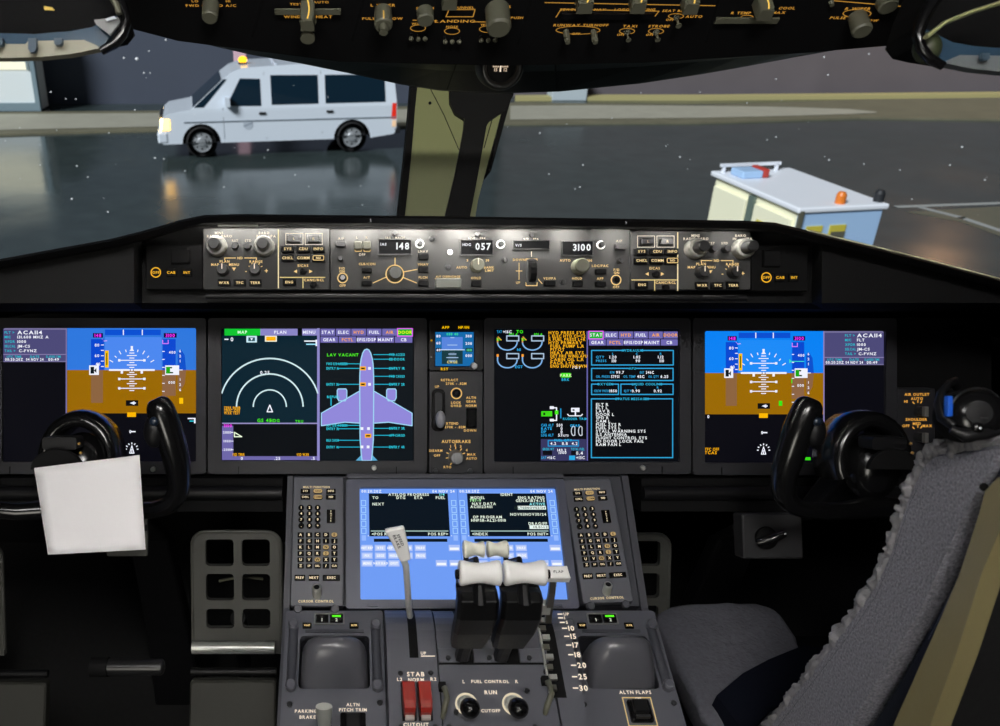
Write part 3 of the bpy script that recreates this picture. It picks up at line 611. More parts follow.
for x, y in ((395, 233.8), (477, 234.6), (531.4, 235.4)): rknob(f, t, x, y, 2.6, .006, KNOBD, None, 'swap_button')
for x, y in ((419.8, 244), (500.6, 244.4), (600.8, 245)): rknob(f, t, x, y, 3, .008, KNOBD, (4.4, .001, WHT), 'select_button')
g.t(395, 237.8, 'IAS    MACH', 2, W_, l=1); g.t(477, 238.4, 'HDG    TRK', 2, W_, l=1); g.t(531, 239, 'V/S    FPA', 2, W_, l=1)
tx(341, 238.6, 'A/P'); rbutton(f, t, 340.8, 245, 10, 5.4, KNOBD, .009); rknob(f, t, 340.6, 259, 2.6, .01, KNOBD, None, 'lamp')
tx(342, 268.4, 'F/D'); tx(342, 271.4, 'ON'); g.arc(342.6, 278, 4.8, 0, 360, 1, Y_, 1); rknob(f, t, 342.6, 278, 3, .006, GLOSS, None, 'toggle_seat'); tx(342.6, 285.6, 'OFF')
tx(357, 237.6, 'L'); tx(366.6, 237.6, 'R')
for x in (358, 366.8): rbutton(f, t, x, 246, 8, 8, mat('arm_switch_olive', (58, 58, 48), .5), .008, name='autothrottle_arm_switch')
g.ln([(354.6, 249.6), (355.4, 251.4), (361, 251.4), (361.6, 249.6)], .7, Y_, 1); g.ln([(363.4, 249.6), (364.2, 251.4), (369.8, 251.4), (370.4, 249.6)], .7, Y_, 1); tx(362, 254.6, 'OFF')
tx(367, 264, 'CLB/CON'); rbutton(f, t, 366.6, 270.2, 10, 5.4, KEYB, .007); tx(366.6, 277.4, 'A/T'); rbutton(f, t, 366.6, 283.4, 10, 5.4, KEYB, .007)
g.arc(394.8, 274, 8.8, 0, 360, 1.1, Y_, 1, n=36); g.ln([(395, 264.6), (395, 258)], .9, Y_, 1); g.ln([(386.4, 277), (373, 283)], .9, Y_, 1); g.ln([(403.4, 272), (417, 269.4)], .9, Y_, 1); g.ln([(403, 277.4), (416.6, 283)], .9, Y_, 1)
rknob(f, t, 394.8, 274, 7, .02, mat('speed_knob', (58, 60, 54), .45), None, 'speed_knob')
tx(423, 251.4, 'LNAV'); rbutton(f, t, 423, 257.4, 10, 6, KEYB, .007); tx(423, 264.4, 'VNAV'); rbutton(f, t, 423, 270.2, 10, 6, KEYB, .007); tx(423, 277.4, 'FLCH'); rbutton(f, t, 423, 283.4, 10, 6, KEYB, .007)
for x, y in ((432, 238.6), (447.8, 267.4), (504.6, 260.6), (562.6, 282)): rknob(f, t, x, y, 2.4, .005, KNOBD, (3.2, .001, SCREW), 'lamp')
rknob(f, t, 450, 252.4, 2.8, .002, WHT, None, 'light_sensor')
a, c, d, e = LR(f, 435, 279, 460.6, 288.6); b = B(); b.prism(rrect((a + c) / 2, (d + e) / 2, c - a, e - d, .001), 0, .01, mat('disengage_bar_grey', (84, 86, 80), .5), .001); b.put('disengage_bar', t); tx(448, 276.6, 'A/P DISENGAGE', 2)
g.ln([(435, 278.6), (460.6, 278.6)], .6, Y_, 1)
rknob(f, t, 476.4, 266, 7, .018, OLIVE, None, 'heading_knob', True); tx(467.4, 260.4, '5'); tx(487.4, 260.4, '30'); tx(461.6, 267.4, 'AUTO'); tx(489, 267.4, 'BANK'); tx(489.4, 270.6, 'LIMIT'); tx(476, 278, 'HOLD'); rbutton(f, t, 476, 283.8, 10, 6, KEYB, .006)
tx(519, 259.8, 'DOWN'); tx(518, 282.6, 'UP'); g.ln([(519, 263), (519, 279.6)], .7, Y_, 1); g.ln([(516, 271), (522, 271)], .7, Y_, 1); g.ln([(531.4, 251.6), (531.4, 256.6)], .8, W_, 1)
k = f.L(531.4, 271.6); b = B(); b.holed(rrect(k[0], k[1], .017, .034, .006), [list(reversed(rrect(k[0], k[1], .009, .03, .002)))], 0, .003, KNOBD)
wv = B(); n_ = 24
wv.rings([[(k[0] + s_ * .004, k[1] + .0145 * math.cos(2 * pi * i / n_), .003 + (.0145 if i % 2 else .0135) * math.sin(2 * pi * i / n_)) for i in range(n_)] for s_ in (-1, 1)], MATTE, sm=False, cap0=True, cap1=True)
b.put('wheel_frame', t); wv.put('thumbwheel', t)
g.bx(526, 259, 537, 285.6, .9, Y_, 1); g.ln([(538, 279), (542, 283.6)], .8, Y_, 1); tx(549.6, 278.4, 'VS/FPA'); rbutton(f, t, 549, 283.4, 10.6, 5.8, KEYB, .006)
rknob(f, t, 578.6, 267, 8, .02, OLIVE, None, 'altitude_knob'); tx(565, 260.4, 'AUTO'); tx(588.6, 260.6, '1000'); tx(577, 278.4, 'HOLD'); rbutton(f, t, 577, 284, 9.6, 6, KEYB, .006)
tx(600, 265.8, 'LOC/FAC'); rbutton(f, t, 600, 271.8, 10, 5.4, KEYB, .007); tx(600, 278.6, 'APP'); rbutton(f, t, 600, 284.2, 10, 5.4, KEYB, .007)
tx(619, 241, 'A/P'); rbutton(f, t, 619, 247.4, 10, 5.4, KNOBD, .009); rknob(f, t, 618.8, 261.4, 2.6, .01, KNOBD, None, 'lamp'); tx(616.4, 269.8, 'F/D'); tx(616.4, 272.8, 'ON'); g.arc(616, 280, 4.8, 0, 360, 1, Y_, 1); rknob(f, t, 616, 280, 3, .006, GLOSS, None, 'toggle_seat'); tx(616, 287, 'OFF')
letter(lb, t)
# side alert panels at both ends of the hood
def alert(label, x0, x1, y0, y1, cs, win):
    f, t, lb, g = panel_base('alert_switch_panel', label, x0, y0, x1, y1, MATTE)
    a, c, d, e = LR(f, *win); B().prism(rrect((a + c) / 2, (d + e) / 2, c - a, e - d, .001), 0, .006, MATTE, .001).put('caution_switch', t)
    for (x, y), s_ in zip(cs, ('OFF', 'CAB', 'INT')):
        rbutton(f, t, x, y, 9.6, 8, MATTE, .004, s_, '#ffc030', th=2.5)
    g.arc(cs[0][0], cs[0][1], 4.7, 0, 360, 1, '#ffbc30', 29); letter(lb, t)
alert('black end panel with amber lit buttons facing the yoke that holds the paper', 146, 202.4, 245, 289.4, ((156.6, 272.8), (171.8, 272.8), (187.4, 272.8)), (172, 249.4, 190, 264))
alert('black end panel with amber lit buttons under the hood in front of the grey seat', 751.4, 808, 245, 291, ((764.6, 277.8), (778.6, 277.8), (792.6, 277.8)), (762, 251, 779, 267))
# ------------------------------------------------------------------ the hood
top = [(-260, 318), (-120, 290), (0, 259), (60, 248), (110, 239), (134, 233), (142, 231), (160, 226), (180, 220), (204, 215), (240, 214), (330, 215), (476, 216.6), (640, 219), (745, 220.6), (775, 222.5), (800, 228.5), (812, 231.5), (822, 234), (850, 241), (900, 253), (950, 266), (1000, 279), (1120, 312)]
rings = []
for x, y in top:
    inner = 140 <= x <= 814
    dF, dL = 1.15, 1.075
    tp = P(x, y, dL); lipb = P(x, y + 8 if inner else y + 7, dL)
    bk = 1.17 if inner else 1.11
    rings.append([P(x, y + 40, 1.83), P(x, y + 5, 1.5), P(x, y + .6, 1.2), tp, P(x, y + 2.5, dL - .012), lipb, P(x, y + 10.4 if inner else y + 10, bk), P(x, 303 if inner else max(303, y + 16), bk), P(x, 309 if inner else max(309, y + 20), 1.2), P(x, max(312.5, y + 34), 1.345), P(x, max(313.5, y + 36), 1.46), P(x, max(306, y + 60), 1.83)])
nr_ = len(rings[0])
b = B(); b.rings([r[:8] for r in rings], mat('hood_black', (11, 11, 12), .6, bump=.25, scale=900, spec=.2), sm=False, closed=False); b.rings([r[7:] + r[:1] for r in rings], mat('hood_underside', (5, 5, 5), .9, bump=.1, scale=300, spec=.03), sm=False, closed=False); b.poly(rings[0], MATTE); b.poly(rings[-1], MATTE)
t = thing('glareshield', 'long black glareshield hood running below the windows above the displays', 'hood', V((0, 0, 0)))
b.put('hood', t)
b = B(); b.tube([P(x, y, 1.0745) for x, y in ((806, 230.2), (830, 236.2), (850, 241.2), (900, 253.2), (950, 266.2), (1000, 279.2), (1100, 306))], .0016, mat('seal_pale', (196, 194, 160), .5), n=8); b.put('edge_seal', t)
b = B(); p0, p1 = P(206, 291.8, 1.13), P(746, 294.6, 1.13)
pts = [P(206 + (746 - 206) * i / 12, 296 + 2.4 * i / 12, 1.136) for i in range(13)]
b.tube(pts, .0042, BLK, n=8); b.put('lower_trim', t)
b = B()
p0, p1 = P(218, 225.4, 1.112), P(258, 225.4, 1.112); b.tube([p0, p1], .0022, SILV, n=8); b.put('light_strip', t)
for i, (x, y) in enumerate(((370.6, 222), (626, 224.4))): b = B(); b.cyl(P(x, y, 1.062), P(x, y - 3, 1.062), .0016, SCREW); b.put('edge_clip', t)
# ------------------------------------------------------------------ centre pedestal: upper part with the display and keypads
P1 = Fr(460, 545, 1.29, 26)
PC = .178                                   # the pedestal's middle, metres right of the camera
t = thing('center_pedestal', 'grey centre pedestal body standing between the two seats', 'console', V((0, 0, 0)))
P2 = Fr(470, 612, 1.25, 45)
def prof(pts, x0, x1, m, b):
    """a body with the given side outline, from x0 to x1"""
    b.rings([[V((x, p.y, p.z)) for p in pts] for x in (x0, x1)], m, sm=False, cap0=True, cap1=True)
def onP1(y, h=0): w = P1.L(460, y, h); return P1.o + P1.v * w[1] + P1.n * h
def onP2(y, h=0): w = P2.L(470, y, h); return P2.o + P2.v * w[1] + P2.n * h
side = [onP1(476, -.012), onP1(608, -.012), onP2(612, -.012), onP2(790, -.012)]
core = [onP1(477, -.026), onP1(606, -.026), onP2(618, -.066), onP2(792, -.066)]
back = [V((0, side[-1].y + .02, .02)), V((0, side[0].y + .1, .02)), V((0, side[0].y + .1, side[0].z))]
b = B(); prof(core + [V((0, core[-1].y + .02, .02)), V((0, core[0].y + .006, .02)), V((0, core[0].y + .006, core[0].z))], PC - .26, PC + .264, PED2, b); b.put('body', t)
side = [onP1(476, -.021), onP1(608, -.021), onP2(614, -.0135), onP2(790, -.0135)]; back = [V((0, side[-1].y + .02, .01)), V((0, side[0].y + .008, .01)), V((0, side[0].y + .008, side[0].z))]
for xa, xb in ((PC - .270, PC - .2605), (PC + .2645, PC + .275)): b = B(); prof(side + back, xa, xb, PED2, b); b.put('side_wall', t, bevel=.002)
# display
def LRs(f, x0, y0, x1, y1):
    a = f.L(x0, y1); c = f.L(x1, y0); return a[0], c[0], a[1], c[1]
f = P1.at(*P1.L(462, 543))
t = thing('center_display', 'blue touchscreen-like display on the pedestal behind the white thrust levers', 'display', f.M)
W0, H0 = .307, .172                         # lit area in metres
o0 = f.L(360.5, 487); o1 = f.L(567, 600)
sx0, sx1 = f.L(359.5, 488)[0], f.L(555.6, 488)[0]; sy1 = f.L(460, 488)[1]; sy0 = f.L(460, 600)[1]
rc = lambda x0, x1, y0, y1, r: rrect((x0 + x1) / 2, (y0 + y1) / 2, x1 - x0, y1 - y0, r, 3)
DISP = mat('display_frame_grey', (84, 86, 100), .4, bump=.1, scale=1000, spec=.4)
B().holed(rc(sx0 - .021, sx1 + .014, sy0 - .013, sy1 + .013, .004), [list(reversed(rc(sx0, sx1, sy0, sy1, .002)))], -.02, .004, DISP).put('bezel', t, bevel=.001)
b = B(); b.box(sx0 - .001, sx1 + .001, sy0 - .001, sy1 + .001, -.018, -.004, SCRB); scr = b.put('screen', t)
gb = B(); g = S(f, gb, -.0038)
BLU = '#6f9cf4'; SOFT = '#a8c8ff'
g.r = lambda x0, y0, x1, y1, c, l=1: (gb.flat([f.L(x0, y1), f.L(x1, y1), f.L(x1, y0), f.L(x0, y0)], g.zz(l), em(c)), g)[1]
gb.flat([(sx0, sy0), (sx1, sy0), (sx1, sy1), (sx0, sy1)], g.zz(0), em(BLU))
# the two pages share one layout in plane units (u along the screen, w down it, each 0..1)
def pt(u, w): return (sx0 + (sx1 - sx0) * u, sy1 - (sy1 - sy0) * w)
def rq(u0, w0, u1, w1, c, l): gb.flat([pt(u0, w1), pt(u1, w1), pt(u1, w0), pt(u0, w0)], g.zz(l), em(c))
def bq(u0, w0, u1, w1, c, l, w=.0014): gb.line([pt(u0, w0), pt(u1, w0), pt(u1, w1), pt(u0, w1)], w, g.zz(l), em(c), True)
def tq(u, w, s_, c, h=.0042, al='c', l=4, sx=1.0): q = pt(u, w); gb.text(s_, q[0], q[1], h, g.zz(l), em(c), al, sx)
IV = '#e8f4e4'
for o, page in ((0, 0), (.5, 1)):
    U_ = lambda a: o + a * .5
    rq(U_(.095), .045, U_(.9), .44, '#03101c', 1)
    tq(U_(.02), .025, '00:20:20Z', '#f0f6ff', .0042, 'l'); tq(U_(.97), .025, '04 NOV 24', '#f0f6ff', .0042, 'r')
    for i in range(6):
        w = .135 + i * .064
        for u in (.04, .955):
            if i < 5: bq(U_(u - .022), w - .024, U_(u + .022), w + .024, '#a8d4ff', 2, .0011)
            else: rq(U_(u - .022), w - .024, U_(u + .022), w + .024, '#94b8fc', 2)
    tq(U_(.085), .452 - .02, '-', '#ffffff'); tq(U_(.915), .452 - .02, '-', '#ffffff')
    rq(U_(.11), .388, U_(.885), .397, '#a8c4bc', 2); rq(U_(.14), .462, U_(.87), .49, '#04121c', 1)
    if page == 0:
        tq(U_(.5), .055, 'ATSLOG PROGRESS', IV); tq(U_(.84), .055, '1/4', '#70e8e8'); tq(U_(.13), .085, 'TO', IV, al='l'); tq(U_(.42), .085, 'DTG', IV); tq(U_(.6), .085, 'ETA', IV); tq(U_(.87), .085, 'FUEL', IV, al='r')
        tq(U_(.13), .145, 'NEXT', IV, al='l'); tq(U_(.12), .42, '<POS REPORT', IV, al='l'); tq(U_(.88), .42, 'POS REP>', IV, al='r')
    else:
        tq(U_(.5), .055, 'IDENT', IV); tq(U_(.13), .085, 'MODEL', IV, al='l'); tq(U_(.12), .11, '787-9', '#b8ffb0', al='l'); tq(U_(.14), .142, 'NAV DATA', IV, al='l'); tq(U_(.12), .17, 'AC10122401', IV, al='l')
        tq(U_(.14), .265, 'OP PROGRAM', IV, al='l'); tq(U_(.12), .295, 'HNP5B-AL21-0010', IV, al='l'); tq(U_(.12), .42, '<INDEX', IV, al='l')
        tq(U_(.88), .085, 'ENG RATING', IV, al='r'); tq(U_(.88), .113, 'GENX-1B74-75', IV, al='r'); tq(U_(.88), .145, 'ACTIVE', '#90e8f0', al='r'); rq(U_(.6), .162, U_(.885), .196, '#e8f4ee', 3); tq(U_(.875), .18, 'OCT05NOV02/24', '#304030', .0036, 'r', 5)
        tq(U_(.88), .24, 'NOV03NOV30/24', IV, al='r'); tq(U_(.88), .325, 'DRAG/FF', IV, al='r'); rq(U_(.7), .34, U_(.89), .374, '#e8f4ee', 3); tq(U_(.88), .357, '+0.0/-1.2', '#304030', .0036, 'r', 5); tq(U_(.88), .42, 'POS INIT>', IV, al='r')
    KEY = '#c4d4fc'
    ks = [[(0, 'INIT REF'), (1, 'RTE'), (2, 'DEP ARR'), (3, 'ALTN'), (4, 'VNAV')], [(0, 'FIX'), (1, 'LEGS'), (2, 'HOLD'), (3, 'FMC'), (4, 'PROG')], [(0, 'MENU'), (1, 'NAV RAD'), (2, 'OFST')]]
    for r_, row in enumerate(ks):
        for c_, n in row:
            u = .07 + c_ * .132; w = .545 + r_ * .068
            rq(U_(u - .055), w - .028, U_(u + .055), w + .028, '#aac0f8', 2); rq(U_(u - .046), w - .018, U_(u + .046), w + .018, KEY, 3)
            tq(U_(u), w, n, '#ffffff', .0034, l=5, sx=.85)
    for u, w, n in ((.935, .545, 'EXEC'), (.8, .68, 'PREV'), (.935, .68, 'NEXT')): rq(U_(u - .055), w - .028, U_(u + .055), w + .028, '#aac0f8', 2); rq(U_(u - .046), w - .004, U_(u + .046), w + .018, '#f4f8ff', 3)
rq(.497, 0, .503, .72, '#5a86e0', 2)
gb.put('display_symbols', scr)
for s_ in (-1, 1):
    bb = B(); xx = (sx0 + sx1) / 2 + s_ * .135; bb.prism(rrect(xx, sy0 - .008, .016, .005, .001), .004, .0065, DISP, .0006); bb.put('latch', t)
b = B()
b.box(sx0 - .02, sx1 + .013, sy1 + .0135, sy1 + .021, -.02, .008, PED2); b.put('top_rail', t, bevel=.001)
# keypads: one is built, the second is its copy
KF = P1.at(*P1.L(317, 542), .001)
kp = thing('keypad_unit', 'black-keyed entry keypad on the side of the blue display towards the speed brake lever', 'keypad', KF.M, None)
kx0, kx1 = KF.L(292, 545)[0], KF.L(343.4, 545)[0]; ky0, ky1 = KF.L(317, 606.6)[1], KF.L(317, 477.5)[1]
b = B(); b.prism(rc(kx0, kx1, ky0, ky1, .003), -.02, .002, PED, .0012); b.put('face_plate', kp)
lb = B(); g = S(KF, lb, .0024)
g.t(316.5, 487.6, 'MULTI FUNCTION', 1.9, '#f0d8a8'); g.t(316, 601.6, 'CURSOR CONTROL', 2.4, '#f0d8a8'); letter(lb, kp)
def key(x, y, w, h, txt, rnd=False, lit=False, name='key', th=2.4, vert=False):
    k = KF.L(x, y); sx = 1.29 / FPX; v0 = KF.L(x, y + h / 2)[1]; v1 = KF.L(x, y - h / 2)[1]; W = w * sx; H = v1 - v0
    bb = B(); pts = circ(k[0], k[1], W / 2, 16) if rnd else rrect(k[0], k[1], W, H, .0009 if not lit else H * .45, 4)
    bb.prism(pts, .002, .0055, GLOSS, .0008)
    c = em('#ffe8c0', 1.0)
    if vert:
        for i, ch in enumerate(txt): bb.text(ch, k[0], k[1] + H * (.36 - .72 * i / (len(txt) - 1)), .0021, .0058, c)
    else:
        if lit: bb.flat(rrect(k[0], k[1], W * .94, H * .86, H * .4, 4), .0057, em('#d0b078', .8)); c = em('#4a3818', .6)
        bb.text(txt, k[0], k[1], th * sx, .0059, c, sx=1 if len(txt) < 3 else .85)
    return bb.put(name, kp)
for xx, s_, L_ in ((305.5, 'SYS', 0), (318, 'CDU', 1), (331, 'INFO', 0)): key(xx, 492, 9.6, 4.6, s_, lit=L_, name='page_key', th=2)
for xx, s_, L_ in ((305.5, 'CHKL', 0), (318, 'COMM', 1), (331, 'ND', 0)): key(xx, 498, 9.6, 4.6, s_, lit=L_, name='page_key', th=2)
for r_, yy in enumerate((508.5, 514.5, 520.5, 526.5)):
    for c_, xx in enumerate((301.4, 309.6, 317.8)): key(xx, yy, 6, 5, ['123', '456', '789', '.0*'][r_][c_].replace('*', '+-')[:1], True, name='number_key')
key(331, 517, 8.6, 13.4, 'ENTER', vert=True, name='enter_key')
al = ['ABCDE', 'FGHIJ', 'KLMNO', 'PQRST', 'UVWXY', ['Z', 'SP', 'DEL', '/', 'CLR']]
for r_, yy in enumerate((535.6, 541.8, 548, 554.2, 560.4, 566.6)):
    for c_, xx in enumerate((300.8, 309.2, 317.6, 326, 334.4)): ch = al[r_][c_]; key(xx, yy, 6.2, 4.8, ch, lit=ch in ('E', 'N', 'S', 'W'), name='letter_key', th=2.6 if len(ch) == 1 else 1.9)
for xx, w, s_ in ((300, 10.4, 'PREV'), (314, 10.4, 'NEXT'), (331.4, 17, 'EXEC')): key(xx, 578.4, w, 5.8, s_, name='page_key', th=2.4)
k = KF.L(317, 592.6); b = B(); b.lathe([(.0068, -.003), (.0064, .016), (.0054, .017), (.0042, .0172)], SILV, (k[0], k[1] - .003, .002), (0, .5, 1), n=20); b.lathe([(.0042, .0172), (0, .0165)], MATTE, (k[0], k[1] - .003, .002), (0, .5, 1), n=20); b.put('cursor_knob', kp)
for xx in (298, 335): k = KF.L(xx, 609); B().lathe([(.0062, -.006), (.0062, .002), (.005, .0032), (0, .0032)], PED2, (*k, 0), n=16).put('fastener', kp)
k2 = copy_tree(kp); k2['label'] = 'black-keyed entry keypad on the side of the blue display towards the grey seat'
k2.matrix_world = P1.at(*P1.L(596.5, 541.5), .001).M @ Matrix.Rotation(math.radians(2.4), 4, 'Z') @ Matrix.Scale(.955, 4)
# ------------------------------------------------------------------ cursor control with palm rest, and its copy
QF = P2.at(*P2.L(334.4, 659), .0)
cc = thing('cursor_control_unit', 'grey palm rest unit beside the silver parking brake lever', 'controller', QF.M)
q = 1.2 / FPX
ax0, ax1, ay0, ay1 = -.0715, .0705, QF.L(344, 770)[1], QF.L(344, 612)[1]
yr = QF.L(344, 637)[1]; yb_ = QF.L(344, 690)[1]
def qx(x, y): return QF.L(x, y)
b = B()
b.holed(rc(ax0, ax1, ay0, ay1, .004), [list(reversed(rc(-.0495, .0495, yb_, yr, .006)))], -.012, .004, PED); b.put('face_plate', cc, bevel=.001)
b = B(); b.box(-.0505, .0505, yb_ - .001, yr + .001, -.06, -.055, PED2)
b.rings([[(-.0495, yr, z), (.0495, yr, z), (.0495, yb_, z), (-.0495, yb_, z)] for z in (-.056, -.002)], PED2, sm=False); b.put('recess', cc)
# palm rest: rises from the near edge of the recess and rounds off at its far end
b = B(); rs = []
for i in range(17):
    a = i / 16; y = yb_ - .002 + (yr - .008 - yb_) * (1 - (1 - a) ** 1.0)
    hgt = -.002 + .058 * math.sin(min(1, a / .68) * pi / 2) if a < .7 else -.002 + .058 * math.sqrt(max(0, 1 - ((a - .7) / .3) ** 2)) - .018 * ((a - .7) / .3) ** 2
    w = .0492 - .004 * a - (.016 * ((a - .72) / .28) ** 2.2 if a > .72 else 0)
    ring = []
    for k_ in range(13):
        th = pi * k_ / 12; c_ = math.cos(th); s_ = math.sin(th)
        ring.append((-w * math.copysign(abs(c_) ** .6, c_), y, -.05 + (hgt + .05) * s_ ** .45))
    rs.append(ring)
b.rings(rs, PALM, closed=False); b.poly(rs[-1], PALM); b.poly(rs[0][::-1], PALM); b.put('palm_rest', cc)
for s_ in (-1, 1):
    b = B(); b.tube([(s_ * .059, yr + .012, .004), (s_ * .0595, yb_ + .005, .004)], .0068, PED2, n=12, flatten=1); b.put('side_rail', cc)
    for yy in (yr + .014, yb_ + .002): B().lathe([(.0075, 0), (.0075, .0145), (.0055, .0165), (0, .0165)], PED, (s_ * .0593, yy, 0), n=16).put('fastener', cc)
b = B(); b.holed(rc(-.03, .014, yr + .017, yr + .0345, .002), [list(reversed(rc(-.0285, .0125, yr + .0185, yr + .033, .0015)))], .004, .0065, mat('switch_frame_pale', (118, 118, 118), .4)); b.put('switch_frame', cc)
for xx, s_ in ((-.0185, '1'), (.0025, '2')):
    b = B(); b.prism(rrect(xx, yr + .0258, .0185, .0125, .001), .004, .007, GLOSS, .0008); b.text(s_, xx, yr + .0232, .0048, .0073, em('#e8ecd8', .8))
    if s_ == '2': b.box(xx - .0065, xx + .0065, yr + .0275, yr + .0305, .007, .0074, em('#58f020', 1))
    b.put('select_switch', cc)
for xx, s_ in ((-.04, 'VHF'), (.028, 'XFR')):
    b = B(); b.prism(rrect(xx, yr + .015, .013, .009, .001), .004, .006, GLOSS, .0006); b.text(s_, xx, yr + .015, .003, .0063, em('#ffd890')); b.put('push_button', cc)
b = B(); b.box(-.042, .042, yr + .0045, yr + .0085, .0025, .0062, PED2); b.put('hinge_bar', cc)
for xx, yy in ((-.06, yb_ - .022), (.062, yb_ - .02)): B().lathe([(.004, 0), (.004, .006), (.003, .0068), (0, .0068)], SCREW, (xx, yy, 0), n=12).put('small_fastener', cc)
c2 = copy_tree(cc); c2['label'] = 'grey palm rest unit beside the flap lever scale and the grey seat'
c2.matrix_world = P2.at(*P2.L(616.4, 659), 0).M
# small items on the lower face
def lower_item(name, label, x, y, cat): f_ = P2.at(*P2.L(x, y), .004); return f_, thing(name, label, cat, f_.M)
f, t = lower_item('parking_brake_lever', 'short silver parking brake handle at the near edge of the pedestal', 325, 729, 'lever')
b = B(); b.rings([[(w * c_, -.02 + zz * .25 + d * s_, zz) for c_, s_ in [(math.cos(2 * pi * k / 16), math.sin(2 * pi * k / 16)) for k in range(16)]] for zz, w, d in ((.003, .007, .005), (.04, .0085, .006), (.066, .0105, .0055), (.072, .0105, .005))], SILV, cap1=True); b.put('handle', t)
b = B(); b.text('PARKING', -.026, .022, .0042, .0005, CREAM); b.text('BRAKE', -.0235, .014, .0042, .0005, CREAM); letter(b, t)
f, t = lower_item('pitch_trim_switch', 'black alternate pitch trim switch in a pale outline on the pedestal', 353, 728, 'switch')
b = B(); b.prism(rrect(0, 0, .034, .036, .003), 0, .004, GLOSS, .001); b.put('switch_seat', t); b = B(); b.prism(rrect(0, 0, .02, .03, .002), .004, .012, BLK, .002); b.put('rocker', t)
b = B(); b.text('ALTN', 0, .0295, .0042, .0005, CREAM); b.text('PITCH TRIM', 0, .0225, .0042, .0005, CREAM); letter(b, t)
f, t = lower_item('alternate_flap_switch', 'black alternate flaps switch inside a cream outline below the flap scale', 639, 713, 'switch')
b = B(); b.prism(rrect(0, 0, .03, .03, .003), 0, .006, GLOSS, .002); b.put('switch_seat', t)
b = B(); b.prism(rrect(0, .004, .02, .018, .002), .006, .013, BLK, .002); b.box(-.009, .009, -.012, -.008, .006, .012, KNOBD); b.put('rocker', t)
b = B(); b.line([(-.019, .019), (.019, .019), (.019, -.019), (-.019, -.019)], .0014, .0006, em('#e8c888', .9), True); b.text('ALTN FLAPS', 0, .0265, .0046, .0006, CREAM); b.text('OFF', 0, .0155, .0028, .0066, CREAM); letter(b, t)
# ------------------------------------------------------------------ the control quadrant
P3 = Fr(474, 660, 1.145, 45)
t = thing('control_quadrant', 'raised grey lever quadrant with a flap scale along one side', 'quadrant', P3.M)
qd = t; f = P3
x0q, x1q = -.117, .137
def arcprof(drop):
    """side outline in (v, n): flat lower face, rounding away over the top"""
    yt = .031; r = .072
    pts = [(-.16, drop), (yt, drop)]
    for k_ in range(1, 9):
        a = math.radians(82 * k_ / 8); pts.append((yt + r * math.sin(a), drop - r * (1 - math.cos(a))))
    pts += [(pts[-1][0] + .004, -.09), (-.16, -.09)]
    return pts
def slab(xa, xb, drop, m, name, bev=.004):
    b = B(); b.rings([[(x, p[0], p[1]) for p in arcprof(drop)] for x in (xa, xb)], m, sm=False, cap0=True, cap1=True); return b.put(name, t, bevel=bev)
vv = lambda x, y: f.L(x, y)
xs = {k: f.L(x, y)[0] for k, x, y in (('a', 391, 650), ('s', 409, 630), ('b', 437, 650), ('c', 548, 650), ('d', 575, 640))}
slab(x0q, xs['b'] - .001, 0, PED, 'left_housing'); slab(xs['b'] + .001, xs['c'] - .001, -.002, PED, 'middle_housing'); slab(xs['c'] + .001, x1q, 0, PED, 'flap_housing')
def curve(v):
    """height and outward angle of the housing at v"""
    yt, r = .031, .072
    if v <= yt: return 0.0
    a = math.asin(min(.99, (v - yt) / r)); return -r * (1 - math.cos(a))
def strip(xa, xb, va, vb, m, name, lift=.0006, n=14, parent=None):
    b = B(); rs = []
    for i in range(n + 1):
        v = va + (vb - va) * i / n; rs.append([(xa, v, curve(v) + lift), (xb, v, curve(v) + lift)])
    b.rings(rs, m, closed=False, sm=False); return b.put(name, parent or t)
sv0, sv1 = vv(414, 658)[1], .092
sxm = vv(413, 640)[0]
strip(sxm - .006, sxm + .006, sv0, sv1, MATTE, 'speed_brake_slot')
fx = vv(552, 650)[0]; fv0 = vv(556, 698)[1]
fcx = vv(553, 660)[0]
strip(fcx - .0135, fcx + .009, fv0, .088, MATTE, 'flap_slot')
lb = B()
def leg(x, y, s_, h=3.6, al='c', m=None): k = f.L(x, y); lb.text(s_, k[0], k[1], h * 1.13 / FPX, curve(k[1]) + .0009, m or CREAM, al)
for yy, s_ in ((613.4, 'UP'), (620.4, '1'), (627.4, '5'), (636.6, '10'), (646.4, '15'), (656, '17'), (665.8, '18'), (677, '20'), (688.4, '25'), (700, '30')):
    y_ = yy - 6 if yy < 0 else yy - 0
for yy, s_, xx in ((609, 'UP', 566), (615, '1', 566), (621, '5', 567), (628, '10', 569), (636.6, '15', 571), (645.4, '17', 573), (655, '18', 575), (665.6, '20', 578), (677, '25', 579), (688.4, '30', 580)):
    k = f.L(xx, yy); lb.text(s_, k[0] - .001, k[1], (5.6 if len(s_) > 1 and s_ != 'UP' else 4.2) * 1.1 / FPX * (1 if yy > 625 else .8), curve(k[1]) + .0012, CREAM, 'l'); lb.box(k[0] - .0095, k[0] - .0025, k[1] - .0008, k[1] + .0008, curve(k[1]) + .0008, curve(k[1]) + .0012, CREAM)
for xx, yy, s_, h in ((415.6, 674.4, 'STAB', 4.4), (416, 680, 'NORM', 3.4), (399.6, 679.6, 'L2', 3.3), (433.4, 679.4, 'R2', 3.3), (416, 725, 'CUTOUT', 3.6), (423.4, 653.4, 'UP', 3), (490, 681.8, 'FUEL CONTROL', 3.1), (463.6, 681.8, 'L', 3.3), (516.6, 681.8, 'R', 3.3), (490.6, 692.6, 'RUN', 3.8), (490.6, 711, 'CUTOFF', 3.0)): leg(xx, yy, s_, h)
k = f.L(421, 656.4); k2 = f.L(435, 656.4); lb.box(k[0], k2[0], k[1] - .0006, k[1] + .0006, .0006, .0012, CREAM)
letter(lb, t)
